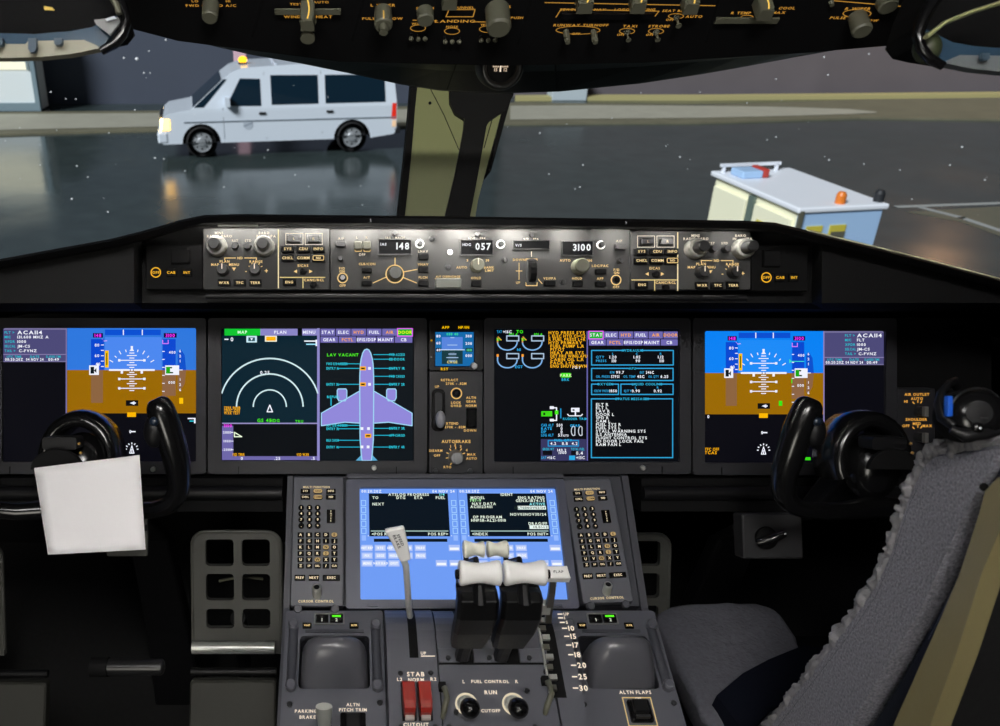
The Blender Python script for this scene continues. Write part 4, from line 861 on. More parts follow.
# notched flap gate
for i in range(9):
    v = fv0 + .012 + (.075 - fv0) * i / 9
    b = B(); xg = fcx - .009 + (.003 if i % 2 else 0); z_ = curve(v)
    b.box(xg - .004, xg + .006, v - .0035, v + .0035, z_, z_ + .006, SILV if i % 2 else mat('dull_metal', (120, 118, 108), .4, metal=.8)); b.put('gate_stop', t)
b = B(); rs = []
for i in range(15):
    v = fv0 + .002 + (.086 - fv0) * i / 14; z_ = curve(v); rs.append([(fcx - .0135, v, z_), (fcx - .0135, v, z_ + .006), (fcx - .0112, v, z_ + .006), (fcx - .0112, v, z_)])
b.rings(rs, SILV, sm=False); b.put('gate_rail', t)
# plates with bolts below the thrust levers
yl = vv(490, 663)[1]
for xa, xb, bx in ((438.6, 459, 448), (473, 505, 489), (519, 547, 529)):
    b = B(); a_ = vv(xa, 655)[0]; c_ = vv(xb, 655)[0]; b.box(a_, c_, yl, yl + .02, -.002, .0025, PED); b.put('cover_plate', t, bevel=.001)
    kk = vv(bx, 659); B().lathe([(.0036, 0), (.0036, .005), (.0026, .006), (0, .006)], SCREW, (kk[0], kk[1], 0), n=12).put('bolt', t)
for xa, xb in ((459, 473), (505, 519)):
    a_ = vv(xa, 650)[0]; c_ = vv(xb, 650)[0]; strip(a_, c_, yl, .09, MATTE, 'lever_slot', lift=-.0012)
b = B(); a_ = vv(439, 664)[0]; c_ = vv(547, 664)[0]; b.box(a_, c_, yl - .0012, yl, -.002, .001, MATTE); b.put('seam', t)
for xx, yy in ((400.6, 673.4), (430.8, 673), (456, 712), (527, 690.6), (545.6, 671.4), (401, 727), (435, 727), (449, 727), (535, 727)): kk = vv(xx, yy); B().lathe([(.0034, -.002), (.0034, .0016), (.0024, .0024), (0, .0024)], SCREW, (*kk, 0), n=12).put('bolt', t)
for x_, y0_, y1_ in ((442.4, 689, 718), (545, 683, 714)):
    k0, k1 = vv(x_, y0_), vv(x_, y1_); b = B(); b.tube([(k0[0], k0[1], 0), (k0[0] + .002, k0[1] - .004, .012), (k0[0] + .003, (k0[1] + k1[1]) / 2, .016), (k1[0] + .002, k1[1] + .006, .012), (k1[0], k1[1], 0)], [.003, .004, .0036, .004, .003], OLIVE, n=8); b.put('side_guard', t)
    b = B(); b.box(k0[0] - .005, k0[0] + .004, k0[1] - .004, k0[1] + .006, 0, .009, MATTE); b.put('guard_hinge', t)
# stabiliser guarded switches (two), fuel control switches (two)
sw = None
for i, x_ in enumerate((408.6, 424.6)):
    kk = vv(x_, 702); lab = 'red guarded stabiliser switch nearer the parking brake handle' if i == 0 else 'red guarded stabiliser switch nearer the fuel control switches'
    if sw is None:
        s0 = thing('stabiliser_switch', lab, 'switch', f.at(*kk).M, 'red guarded switches'); b = B(); b.prism(rrect(0, 0, .0185, .05, .001), 0, .002, BLK); b.put('base_plate', s0)
        b = B(); b.rings([[(sx * w / 2, y, z) for sx, z in ((-1, .002), (-1, h), (1, h), (1, .002))] for y, w, h in ((.023, .0165, .012), (.02, .0165, .017), (-.006, .0165, .02), (-.017, .0145, .0225), (-.02, .0135, .016))], RED, closed=False, sm=False, cap0=True, cap1=True); b.put('guard', s0, bevel=.0012)
        b = B(); b.prism(rrect(0, -.022, .012, .006, .001), .002, .008, mat('pale_switch', (170, 160, 156), .5), .001); b.put('switch_tip', s0)
        sw = s0
    else:
        s1 = copy_tree(sw); s1['label'] = lab; s1.matrix_world = f.at(*kk).M
fc = None
for i, x_ in enumerate((466.4, 513.4)):
    kk = vv(x_, 704); lab = 'black fuel control knob under the letter L' if i == 0 else 'black fuel control knob under the letter R'
    if fc is None:
        fc = thing('fuel_control_switch', lab, 'switch', f.at(*kk).M, 'fuel control switches')
        b = B(); b.holed(circ(0, 0, .0145, 32), [list(reversed(circ(0, 0, .0122, 32)))], -.001, .0012, em('#fff0d0', .7)); b.put('lit_ring', fc)
        b = B(); b.lathe([(.0115, 0), (.0115, .001), (.009, .003), (.006, .003)], SILV, n=24); b.put('collar', fc)
        b = B(); b.lathe([(.005, 0), (.0055, .012), (.009, .018), (.0122, .026), (.0128, .034), (.0112, .041), (.007, .0455), (0, .047)], GLOSS, (0, 0, 0), (0, -.62, 1), n=20, sharp=False); b.put('lever_knob', fc)
    else:
        s1 = copy_tree(fc); s1['label'] = lab; s1.matrix_world = f.at(*kk).M
# ------------------------------------------------------------------ thrust levers, one built and one copied
HANDLE = mat('handle_white', (234, 233, 231), .32, spec=.5)
cream = mat('handle_ivory', (232, 232, 216), .35, spec=.5)
D_h = .985
cream = mat('handle_ivory', (232, 232, 216), .35, spec=.5); LVB = mat('lever_black', (14, 14, 15), .4, spec=.3)
def thrust_lever(px, label, sg):
    hl = P(px, 573, D_h)
    tl = thing('thrust_lever', label, 'lever', Matrix.Translation(hl), 'thrust levers')
    L_ = .0246
    b = B(); b.lathe([(0, -L_), (.0115, -L_), (.0143, -L_ + .0015), (.0146, -L_ + .005), (.0128, -.012), (.0116, -.004), (.0114, 0), (.0116, .004), (.0128, .012), (.0146, L_ - .005), (.0143, L_ - .0015), (.0115, L_), (0, L_)], HANDLE, (0, 0, 0), (1, 0, 0), n=28, sharp=False); b.put('handle', tl)
    b = B(); b.lathe([(.006, 0), (.005, .004), (0, .0045)], MATTE, (-sg * L_, -.002, 0), (-sg, 0, 0), n=14); b.put('side_button', tl)
    def shield(pts, hw, m, thick, bb):
        rs = []
        for (y, d), w in zip(pts, hw):
            c_ = P(CX, y, d) - hl; c_.x = 0
            rs.append([V((-w, c_.y + thick, c_.z)), V((-w, c_.y - thick * .3, c_.z + thick * .2)), V((-w + .004, c_.y - thick, c_.z + thick * .6)), V((w - .004, c_.y - thick, c_.z + thick * .6)), V((w, c_.y - thick * .3, c_.z + thick * .2)), V((w, c_.y + thick, c_.z))])
        bb.rings(rs, m, sm=False, cap0=True, cap1=True)
    b = B(); shield([(585, 1.03), (590, 1.01), (600, 1.0), (618, 1.01), (632, 1.04), (646, 1.085)], [.021, .0238, .0243, .0243, .024, .0205], LVB, .012, b); b.put('shroud', tl, bevel=.0015)
    b = B(); shield([(576, .99), (584, .995), (604, .985)], [.005, .006, .007], BLK, .008, b); b.put('stem', tl)
    b = B(); shield([(628, 1.04), (640, 1.08), (652, 1.115), (660, 1.135)], [.0085, .0085, .0085, .0085], BLK, .010, b); b.put('blade', tl)
    rv = P(485.5, 549.2, 1.10) - hl; x0 = P(485.5, 549.2, 1.10).x - sg * .0152 - hl.x; r_ = .0138
    pr = [(0, -r_), (.0092, -r_), (.0114, -r_ + .002), (.0112, -r_ + .004), (.0082, 0), (.0082, .004), (.0104, r_ - .003), (.0104, r_ - .001), (.008, r_), (0, r_)]
    b = B(); b.lathe(pr, cream, (x0, rv.y, rv.z), (sg, 0, 0), n=24, sharp=False); b.put('reverser_handle', tl)
    b = B(); xa = x0 - sg * .0105; b.tube([(xa, rv.y, rv.z), (xa, rv.y - .012, rv.z - .012), (xa * .6, .03, -.004), (xa * .5, .012, -.012)], .0034, BLK, n=8); b.put('reverser_arm', tl)
    return tl
thrust_lever(479.8, 'thrust lever with white roller handle nearer the speed brake lever', 1)
thrust_lever(524.6, 'thrust lever with white roller handle next to the flap lever', -1)
# speed brake lever
sb = P(407.6, 605, 1.115); t = thing('speed_brake_lever', 'thin grey speed brake lever with a flat white lettered handle', 'lever', Matrix.Translation(sb))
rel2 = lambda x, y, d: P(x, y, d) - sb
b = B(); b.tube([rel2(410, 616, 1.165), rel2(408.6, 606, 1.125), rel2(407.4, 585, 1.09), rel2(406, 566, 1.075), rel2(402.4, 556, 1.072)], .0042, mat('lever_grey', (196, 198, 196), .3, metal=.25), n=12); b.put('rod', t)
b = B(); rs = []
for (x, y, d), w, dd in zip(((405.2, 560, 1.072), (404, 555.6, 1.07), (399.4, 541, 1.062), (394.8, 529.6, 1.056), (394.2, 527.4, 1.056)), (.0062, .0074, .0096, .0118, .0112), (.005, .0055, .0058, .005, .004)):
    c_ = rel2(x, y, d); ring = []
    for px_, py_ in rrect(0, 0, w * 2, dd * 2, .003, 3): ring.append(c_ + V((px_, 0, px_ * .22)) + (-FW) * py_)
    rs.append(ring)
b.rings(rs, HANDLE, sm=False, cap0=True, cap1=True); hd = b.put('handle', t)
hf = Fr(398, 542, 1.058, 0); b = B(); u = hf.o - sb
def put_text(bb, s_, x, y, d, h, m, rot):
    tb = B(); tb.text(s_, 0, 0, h, 0, m); c_, s2 = math.cos(rot), math.sin(rot); o_ = rel2(x, y, d); n0 = len(bb.v); mi = bb.mi(m)
    bb.v += [tuple(o_ + RT * (a * c_ - q * s2) + UP * (a * s2 + q * c_)) for a, q, z in tb.v]; bb.f += [(tuple(n0 + i for i in ff[0]), mi, False) for ff in tb.f]
INK = mat('engraved_grey', (70, 70, 72), .6)
put_text(b, 'SPEED', 400.4, 540, 1.051, .0034, INK, -1.15); put_text(b, 'BRAKE', 396.8, 541.6, 1.051, .0034, INK, -1.15); b.put('engraved_lettering', hd)
# flap lever
fb = P(550, 604, 1.07); t = thing('flap_lever', 'flap lever with flat white FLAP handle beside the thrust levers', 'lever', Matrix.Translation(fb))
rel3 = lambda x, y, d: P(x, y, d) - fb
b = B(); shf = [rel3(548, 622, 1.14), rel3(549.4, 606, 1.08), rel3(551.6, 592, 1.05), rel3(553, 579, 1.03)]
b.rings([[p + V((sx_ * .004, sy_ * .003, 0)) for sx_, sy_ in ((-1, -1), (1, -1), (1, 1), (-1, 1))] for p in shf], mat('lever_bronze', (104, 100, 90), .35, metal=.6), sm=False, cap0=True, cap1=True); b.put('rod', t)
b = B(); b.prism([(-.0015, -.0075), (.0262, -.0078), (.0245, .0082), (-.0015, .0078)], -.006, .006, HANDLE, .0015)
hm = Fr(547, 574, 1.02, 40)
b.v = [tuple(hm.o - fb + RT * a + hm.v * q + hm.n * z) for a, q, z in b.v]; ho = b.put('handle', t)
tb = B(); tb.text('FLAP', .0125, 0, .0032, .0064, INK); tb.v = [tuple(hm.o - fb + RT * a + hm.v * q + hm.n * z) for a, q, z in tb.v]; tb.put('engraved_lettering', ho)
b = B(); c_ = rel3(546, 606, 1.085); b.box(c_.x - .007, c_.x + .005, c_.y - .006, c_.y + .006, c_.z - .01, c_.z + .006, SILV); b.put('collar', t, bevel=.001)
# ------------------------------------------------------------------ overhead panel
OH = Fr(500, 44, 1.15, -65)
ot = thing('overhead_panel', 'black overhead switch panel with amber backlit lettering above the windows', 'panel', OH.M)
b = B(); c0 = OH.L(120, 47); c1 = OH.L(1010, -190)
pts = [OH.L(x, y) for x, y in ((-60, -40), (180, 24), (340, 45), (500, 49), (640, 46), (800, 36), (960, 22), (1120, -10), (1200, -200), (-100, -200))]
pts = [(p[0], p[1]) for p in pts]
b.rings([[(x, y, z) for x, y in pts] for z in (.03, 0)][::1], MATTE, sm=False); b.poly([(x, y, 0) for x, y in pts], mat('overhead_face', (17, 17, 18), .5, bump=.06, scale=900, spec=.25)); b.poly([(x, y, .03) for x, y in pts], MATS['overhead_face'])
b.put('face_plate', ot)
LZ = .0303
lb = B()
class O_(S): pass
g = O_(OH, lb, LZ)
g.q = lambda x, y, l: OH.L(x, y, .03)
def otx(x, y, s_, h=2.2, al='c', c='#ecaa44', sx=1.5):
    u, v = OH.L(x, y, .03); k = abs(OH.L(x, y + 1, .03)[1] - v); lb.text(s_, u, v, h * k, LZ, em(c, .62), al, sx * .00125 / k)
def knob(x, y, r, ln, m=OLIVE, taper=.95, name='rotary_knob', stem=None, stripe=False):
    u, v = OH.L(x, y, .03); R_ = r * 1.13 / FPX; L_ = ln * 1.13 / FPX / .92; b = B()
    b.lathe([(R_, .03), (R_ * taper, .03 + L_ * .9), (R_ * taper * .85, .03 + L_), (0, .03 + L_)], m, (u, v, 0), n=20)
    if stem: b.lathe([(R_ * .55, .03 + L_), (R_ * .5, .03 + L_ + stem * 1.13 / FPX), (0, .03 + L_ + stem * 1.13 / FPX)], m, (u, v, 0), n=16); b.box(u - .0008, u + .0008, v + R_ * .8, v + R_ * 1.14, .03 + L_ * .5, .03 + L_ * .95, em('#f0c060', .8))
    return b.put(name, ot)
def toggle(x, y, ln, r0=2, r1=3, name='toggle_switch', m=OLIVE):
    u, v = OH.L(x, y, .03); q_ = 1.13 / FPX; L_ = ln * q_ / .92; b = B(); b.lathe([(r1 * 1.2 * q_, .03), (r1 * 1.2 * q_, .032), (r0 * q_, .033), (r0 * q_, .03 + L_ * .8), (r1 * q_, .03 + L_ * .88), (r1 * q_, .03 + L_), (0, .03 + L_)], m, (u, v, 0), n=14); return b.put(name, ot)
def oval(x, y, w, h):
    a = [(x + w / 2 * math.cos(2 * pi * i / 28), y + h / 2 * math.sin(2 * pi * i / 28)) for i in range(28)]
    lb.line([OH.L(*p, .03) for p in a], .0011, LZ, em('#d49a40', .6), True)
def oline(*p): lb.line([OH.L(*q_, .03) for q_ in p], .0014, LZ, em('#d49a40', .6))
def paddle(x, y, ln, w, name='guarded_lever', m=OLIVE):
    u, v = OH.L(x, y, .03); q_ = 1.13 / FPX; W = w * q_; L_ = ln * q_ / .92; b = B()
    b.rings([[(u - W / 2, v - .004, z), (u + W / 2, v - .004, z), (u + W / 2 * k, v + .012, z), (u - W / 2 * k, v + .012, z)] for z, k in ((.03, 1), (.03 + L_ * .7, 1), (.03 + L_, .8))], m, sm=False, cap0=True, cap1=True)
    o = b.put(name, ot, bevel=.002)
    b = B(); pth = [(u + W * .12 * math.sin(i / 8 * 3), v + .0126, .03 + L_ * i / 8 * .9) for i in range(9)]; b.tube(pth, .0009, em('#ffd060', 1), n=6); b.put('light_stripe', o)
    return o
def bar(x, y, w, h=4, name='guard_bar'):
    u, v = OH.L(x, y, .03); q_ = 1.13 / FPX; b = B(); b.box(u - w * q_ / 2, u + w * q_ / 2, v - .002, v + .007, .034, .037, OLIVE); return b.put(name, ot, bevel=.001)
knob(211, 4, 8, 17, OLIVE); otx(211, 5.4, 'FWD CARGO A/C', 2.4); otx(195, 1, 'LO', 2.2); otx(228, 1, 'HI', 2.2)
paddle(308, 8, 24, 13); bar(308, 10, 62); toggle(308, 20, 22, 4.5, 7, 'rotary_knob'); otx(308, 16.6, 'WINDOW HEAT', 2.6); otx(296, 4, 'TEST', 2.2); otx(321, 2, 'AUTO', 2.2)
knob(383, 10, 8, 19, OLIVE, 1.1, stem=8); otx(383, 5, 'L WIPER', 2.6); otx(383, 7.4, 'INT', 1.8); otx(370, 18.4, 'PULSE', 2.4); otx(396, 18.4, 'LOW', 2.4)
knob(425, 11, 8, 12, OLIVE, 1.0); otx(425, 8, 'STORM', 2.2); oline((413, 20), (437, 20.6)); oline((473, 21.6), (487, 21.8)); otx(455, 21, 'LANDING', 2.6, sx=2.2)
paddle(449, 1, 8, 14); oline((449, 9.4), (475, 9.4), (473, 16.6), (446, 16.6), (449, 9.4)); otx(464, 7.4, 'TUNNEL', 2.2)
for x, y in ((418, 28), (452, 31), (487, 29)): oval(x, y, 15, 6.4); otx(x, y - 4.4, 'NOSE' if x == 452 else 'WING', 2)
for x, y in ((418, 34.6), (452, 37.6), (488, 36)):
    for dx in (-7, 0, 7):
        u, v = OH.L(x + dx, y, .03); b = B(); q_ = 1.13 / FPX; b.tube([(u, v, .03), (u, v, .034)], .0022, MATTE, n=8); b.ball((u, v - .001, .0365), .0032, OLIVE, 12, 8); b.put('toggle_switch', ot)
knob(497, 9, 11.4, 24, OLIVE, 1.0, name='dimmer_knob'); otx(500, 6.4, 'MASTER', 2.4); otx(500, 8.6, 'BRIGHT', 2.4); otx(517, 17.6, 'PUSH', 2.2)
oline((545, 2.4), (716, 5.6))
paddle(583, 2, 11, 15); paddle(636, 2, 11, 14); paddle(688, 2, 12, 14)
oline((556, 17), (561, 9), (659, 11), (655, 16)); b = B(); p_ = OH.L(560, 17.5, .03); p2_ = OH.L(655, 12, .03); b.box(p_[0], p2_[0], p_[1], p2_[1], .03, .034, BLK); b.put('guard_bar', ot)
for x, s_ in ((571, 'BEACON'), (600, 'NAV'), (622, 'LOGO'), (648, 'WING')): otx(x, 9.4, s_, 2.2)
oval(578, 30, 44, 8); otx(581, 25, 'RUNWAY TURNOFF', 2.4); otx(576, 33.6, 'OFF', 2)
for x in (566, 593.4): toggle(x, 31, 14, 3, 2.4)
for x, s_ in ((627, 'TAXI'), (656, 'STROBE')): oval(x, 31, 15, 5.6); otx(x + 3, 26, s_, 2.4); otx(x - 6, 34.6, 'OFF', 2); toggle(x, 32, 10, 1.3, 2.6)
oval(676, 16, 15, 5); otx(694, 16.4, 'AUTO', 2.4); otx(676, 10.6, 'SEAT BELT', 2.2); otx(670, 19.6, 'OFF', 2); toggle(676.6, 17, 11, 1.3, 2.6)
bar(745, 19, 60); paddle(760, 3, 18, 14); otx(741, 12.8, 'R TEMP', 2.4); otx(779, 12.4, 'MAX', 2.4); otx(787, 8, 'COOL', 2.4); oval(747, 17, 12, 4)
knob(857, 16, 8, 19, OLIVE, 1.12); oval(857, 13.4, 28, 8); otx(858, 8.6, 'R WIPER', 2.6); otx(838, 17.6, 'PULSE', 2.4); otx(872, 20.4, 'LOW', 2.2)
oline((834, .6), (911, 7)); knob(886, 1, 9.4, 8, OLIVE, .9); toggle(831, 2, 4, 2, 2)
letter(lb, ot)
for x, y in ((352, -10), (518, -6), (706, -8), (252, -14)):
    b = B(); p = OH.L(x, y + 50, .03); p2 = OH.L(x + 26, y - 40, .03); b.line([p, p2], .003, .0306, MATTE); b.put('panel_seam', ot)
# ------------------------------------------------------------------ brow over the windows, posts, panes
low = [(-420, -150), (-160, -75), (20, -10), (118, 20), (160, 31), (200, 42), (250, 53.6), (300, 62.4), (350, 72.5), (400, 83.4), (440, 89.6), (500, 92.6), (560, 90.6), (640, 82.6), (700, 73.6), (740, 66.6), (800, 55.4), (850, 46.6), (900, 41), (960, 34), (1020, 24), (1160, -20), (1500, -140)]
b = B(); rs = []
for x, y in low:
    yu = min(y - 5, 47)
    p_ = P(x, yu, 1.08); rs.append([P(x, y - 30, 1.68), P(x, y + 1, 1.52), P(x, y, 1.495), P(x, (y * .55 + yu * .45), 1.4), P(x, yu, 1.17), P(x, yu - 60, 1.16)])
b.rings(rs, mat('brow_black', (19, 19, 20), .55, bump=.1, scale=500, spec=.3), sm=False, closed=True)
t = tag(b.put('ceiling_brow', None), kind='structure', label='black curved brow above the windshields')
b = B()
for xx in (447, 556): p = [P(xx + (1 - i / 6) * (14 if xx < 500 else -2), 50 + i * (39 - (xx > 500)) / 6, 1.165 + .31 * (i / 6) ** 1) for i in range(7)]; b.tube([q_ + V((0, -.004, 0)) for q_ in p], .0012, MATTE, n=6)
tag(b.put('ceiling_seam', None), kind='structure')
# compass in the brow
cf = Fr(501, 67, 1.27, -25)
t = thing('standby_compass', 'round black standby compass set in the brow above the window post', 'compass', cf.M)
b = B(); b.lathe([(.035, -.03), (.034, 0), (.03, .012), (.026, .014), (.0225, .006), (.0225, -.004)], mat('compass_case', (24, 24, 25), .4), n=32, sharp=False); b.put('case', t)
b = B(); b.lathe([(.0225, -.006), (0, -.006)], MATTE, n=28); b.put('face', t)
b = B(); m_ = em('#ffe2c0', .7); z = -.004
b.box(-.0115, .0115, -.0007, .0003, z, z + .001, m_)
for i in range(9): b.box(-.0115 + i * .0027, -.0107 + i * .0027, .0004, .0022, z, z + .001, m_)
b.text('15', -.007, -.0042, .0045, z + .001, m_); b.text('12', .0075, -.0042, .0045, z + .001, m_); b.box(-.0006, .0006, -.007, .006, z + .001, z + .002, em('#fff4e0', 1)); b.text('E', .0, -.0045, .005, z + .001, m_); b.put('lit_card', t)
# centre post
def plate(pts, d, m, dn=.05, bb=None):
    b = bb or B(); a = [P(x, y, d) for x, y in pts]; c_ = [P(x, y, d) + FW * dn for x, y in pts]
    b.rings([c_, a], m, sm=False); b.poly(a[::-1], m); b.poly(c_, m); return b
pt_ = thing('window_post', 'olive centre post between the windshields with a black strap down it', 'post', V((0, 0, 0)), kind='structure')
plate([(400, 250), (420, 60), (511, 66), (500, 118), (478, 200), (470, 250)], 1.62, POSTM).put('lining', pt_, bevel=.004)
plate([(392, 250), (398, 215), (404, 160), (409, 110), (413, 60), (420, 60), (415, 110), (411, 160), (405, 215), (399, 250)], 1.61, MATTE, .07).put('edge_seal', pt_)
plate([(510, 66), (516, 66), (513, 92), (503, 128), (491, 171), (488, 171), (498, 128), (508, 92)], 1.61, MATTE, .07).put('edge_seal', pt_)
plate([(441, 250), (444, 222), (455, 175), (463.6, 130), (464.6, 119), (455, 113), (450, 102), (449, 60), (515, 60), (513.5, 95), (505, 110), (490, 120), (486.6, 126), (478, 175), (469, 222), (463, 250)], 1.605, mat('strap_black', (13, 13, 14), .7, bump=.2, scale=300, spec=.2), .03).put('strap', pt_, bevel=.003)
for pts in ([(428, 84), (444, 115), (459, 150)], [(500, 96), (492, 120), (484, 148)]):
    B().tube([P(x, y, 1.618) for x, y in pts], .0008, MATTE, n=6).put('lining_seam', pt_)
kp_ = P(430, 103, 1.618); B().ball(kp_, .003, MATTE, 10, 6).put('stud', pt_)
GLASS = glassy('windshield_glass', (.97, .98, .985), .55)
def pane(name, x0, x1, x0t, x1t, label):
    a = [P(x0, 275, 1.80), P(x1, 275, 1.80), P(x1t, -40, 1.70), P(x0t, -40, 1.70)]; n = (a[1] - a[0]).cross(a[3] - a[0]).normalized()
    t = thing(name, label, 'window', V((0, 0, 0)), kind='structure')
    b = B(); b.rings([[p + n * .006 for p in a], [p - n * .006 for p in a]], GLASS, sm=False, cap0=True, cap1=True); b.put('pane', t)
    return t, a
w1, pa = pane('window_1', -330, 432, -420, 440, 'windshield in front of the white van')
w2, pb = pane('window_2', 438, 1500, 480, 1560, 'windshield in front of the white service cart')
# snowflakes falling between the windshield and the apron
b = B(); SPK = mat('snowflake', (245, 247, 250), .8, spec=.1)
def speck(x, y, r):
    d = RND.uniform(5.5, 8); k = r / .0021 * .0009 * d; b.ball(P(x, y, d), (k, k * .8, k * .9), SPK, 8, 5)
for x, y, r in ((137, 59, 2.4), (124, 58, 1.4), (144, 73, 1.3), (150, 73, 1), (166, 40, 1.4), (149, 51, 1), (51, 92, 1.2), (66, 99, .9), (76, 99, 1), (135, 110, 1), (72, 199, 1.6), (77, 166, 1.2), (155, 158, 1.3), (164, 159, .9), (88, 177, 1), (108, 212, 1.2), (185, 171, 1), (224, 187, 1), (268, 150, 1), (295, 175, .9), (540, 133, 1.1), (583, 165, 1), (549, 174, .9), (580, 187, 1), (575, 189, .8), (790, 55, .8), (824, 57, 1.2), (828, 75, 1), (893, 55, 1.2), (869, 54, 1), (917, 46, 1), (776, 79, .8), (829, 160, 1), (962, 147, 1.2), (950, 165, 1), (900, 170, .8), (985, 180, 1), (680, 157, 1.1), (666, 146, .8), (776, 137, .8), (767, 140, .7), (864, 164, .8), (912, 199, .8), (747, 103, .7), (612, 118, .7), (641, 93, .7), (700, 92, .7), (20, 128, .7), (109, 133, .8), (40, 165, .8)): speck(x, y, r * .0021)
for i in range(36): speck(RND.choice((RND.uniform(5, 400), RND.uniform(500, 990))), RND.uniform(75, 215), RND.uniform(.3, .7) * .0021)
tag(b.put('falling_snow', None), 'tiny white snowflakes drifting in front of both windshields', 'snow', kind='stuff')
# ------------------------------------------------------------------ shell of the flight deck
WALLM = mat('lining_black', (14, 14, 15), .7, bump=.1, scale=100, spec=.2)
X0, X1, Y0, Y1, ZT = -1.5, 2.0, -1.1, 2.35, 2.15
for nm, a, lab in (('floor', (X0, X1, Y0, Y1, -.06, 0), 'dark flight deck floor'), ('ceiling', (X0, X1, Y0, 1.5, ZT, ZT + .05), 'black flight deck ceiling'), ('wall_left', (X0 - .05, X0, Y0, Y1, 0, ZT + .05), 'dark side wall past the captain seat'), ('wall_right', (X1, X1 + .05, Y0, Y1, 0, ZT + .05), 'dark side wall past the grey seat'), ('wall_rear', (X0, X1, Y0 - .05, Y0, 0, ZT + .05), 'dark wall behind the camera'), ('wall_front', (X0, X1, 1.86, 1.9, 0, .7), 'black bulkhead behind the rudder pedals')):
    b = B(); b.box(*a, WALLM if nm != 'floor' else mat('floor_dark', (20, 20, 21), .8, bump=.3, scale=80)); tag(b.put(nm), kind='structure', label=lab)
b = B(); b.rings([[V((x, p.y, p.z)) for p in (P(500, -55, 1.10), V((0, 1.5, ZT + .02)), V((0, 1.55, ZT + .02)), P(500, -60, 1.25))] for x in (X0, X1)], WALLM, sm=False); tag(b.put('ceiling_front'), kind='structure', label='sloping black lining above the overhead panel')
b = B(); b.rings([[V((x, p.y, p.z)) for p in (V((0, 1.5, ZT + .02)), V((0, 1.85, 1.45)), V((0, 1.89, 1.45)), V((0, 1.55, ZT + .05)))] for x in (X0, X1)], WALLM, sm=False); tag(b.put('ceiling_nose'), kind='structure', label='nose skin above the windshields')
# ------------------------------------------------------------------ control yokes
def yoke(label, px, mirror=False):
    YF = Fr(px, 455, 1.12, 0); s_ = 1.12 / FPX
    t = thing('control_yoke', label, 'yoke', YF.M)
    key_ = [(86, 58, .03, .003), (86.4, 57, .03, .0105), (87.6, 53, .03, .0155), (90, 45, .03, .0182), (97, 24, .026, .0188), (102, 2, .02, .0178), (104.6, -20, .012, .0162), (102, -38, .006, .0142), (92, -50, .002, .0124), (76, -55.4, 0, .011)]
    pts, rad = [], []
    for i in range(len(key_) - 1):
        m1, p0, p1, p2 = key_[max(i - 1, 0)], key_[i], key_[i + 1], key_[min(i + 2, len(key_) - 1)]
        for j in range(4):
            h = j / 4; v_ = [.5 * (2 * b0 + (c0 - a0) * h + (2 * a0 - 5 * b0 + 4 * c0 - d0) * h * h + (3 * b0 - a0 - 3 * c0 + d0) * h ** 3) for a0, b0, c0, d0 in zip(m1, p0, p1, p2)]
            pts.append(v_[:3]); rad.append(max(.002, v_[3]))
    pts.append(key_[-1][:3]); rad.append(key_[-1][3])
    for sg in (1, -1):
        b = B(); b.tube([(sg * a * s_, c_ * s_, z) for a, c_, z in pts], rad, GLOSS, n=18); hn = b.put('grip', t)
        b = B(); b.ball((sg * 84 * s_, 26 * s_, .034), (.014, .022, .012), BLK, 14, 10); b.put('thumb_pad', hn)
        b = B(); b.ball((sg * 86 * s_, 36 * s_, .046), (.006, .006, .004), mat('switch_blue_black', (24, 34, 48), .3), 12, 8); b.put('trim_switch', hn)
    b = B(); b.tube([(sg * s_, yy * s_, z) for sg, yy, z in ((-80, -54.6, 0), (-60, -57, -.002), (-30, -56, -.012), (0, -54, -.018), (30, -56, -.012), (60, -57, -.002), (80, -54.6, 0))], [.011, .0115, .013, .015, .013, .0115, .011], GLOSS, n=14); b.put('crossbar', t)
    # arched hub shell
    b = B(); rs = []
    n = 20
    for i in range(n + 1):
        a = math.radians(206 - 232 * i / n); ring = []
        for dz, ro in ((-.045, .045), (-.04, .050), (-.01, .053), (.012, .051), (.02, .046), (.02, .036), (-.045, .034)):
            ring.append((-.004 + ro * math.cos(a) * 1.05, -.008 + ro * math.sin(a) * 1.25, dz - .03))
        rs.append(ring)
    b.rings(rs, GLOSS, sm=True, cap0=True, cap1=True); b.put('hub_arch', t, bevel=0)
    b = B(); b.ball((0, -.018, -.03), (.036, .046, .034), GLOSS, 24, 14); b.put('hub', t)
    b = B(); b.rings([[(sx * w, y, z + dz) for sx, dz in ((-1, 0), (-1, .05), (1, .05), (1, 0))] for y, w, z in ((-.03, .036, -.08), (-.1, .034, -.165), (-.135, .034, -.31), (-.2, .036, -.46), (-.42, .044, -.63), (-.62, .052, -.75))], BLK, sm=False, cap0=True, cap1=True); b.put('column', t, bevel=.01)
    # chart clip: small top block and a half disc
    b = B(); b.rings([[(x, y, z) for x, y in rrect(-.012, .018, .044, .016, .004)] for z in (.0, .03)], BLK, sm=False, cap0=True, cap1=True); ck = b.put('clip_base', t, bevel=.002)
    b = B(); hd = [(.033 * math.cos(math.radians(a)) - .012, -.014 + .026 * math.sin(math.radians(a))) for a in range(0, 181, 12)]; b.prism(hd, .034, .042, MATTE, .001); b.put('clip_jaw', ck)
    for xx, yy in ((.014, .018), (.016, .006)): B().ball((xx, yy, .032), .0022, mat('amber_stud', (150, 110, 50), .3), 8, 6).put('stud', ck)
    return t, YF
yk, YF = yoke('black control yoke with a white paper clipped on its hub', 76)
yk2, YF2 = yoke('black control yoke in front of the grey sheepskin seat', 884)
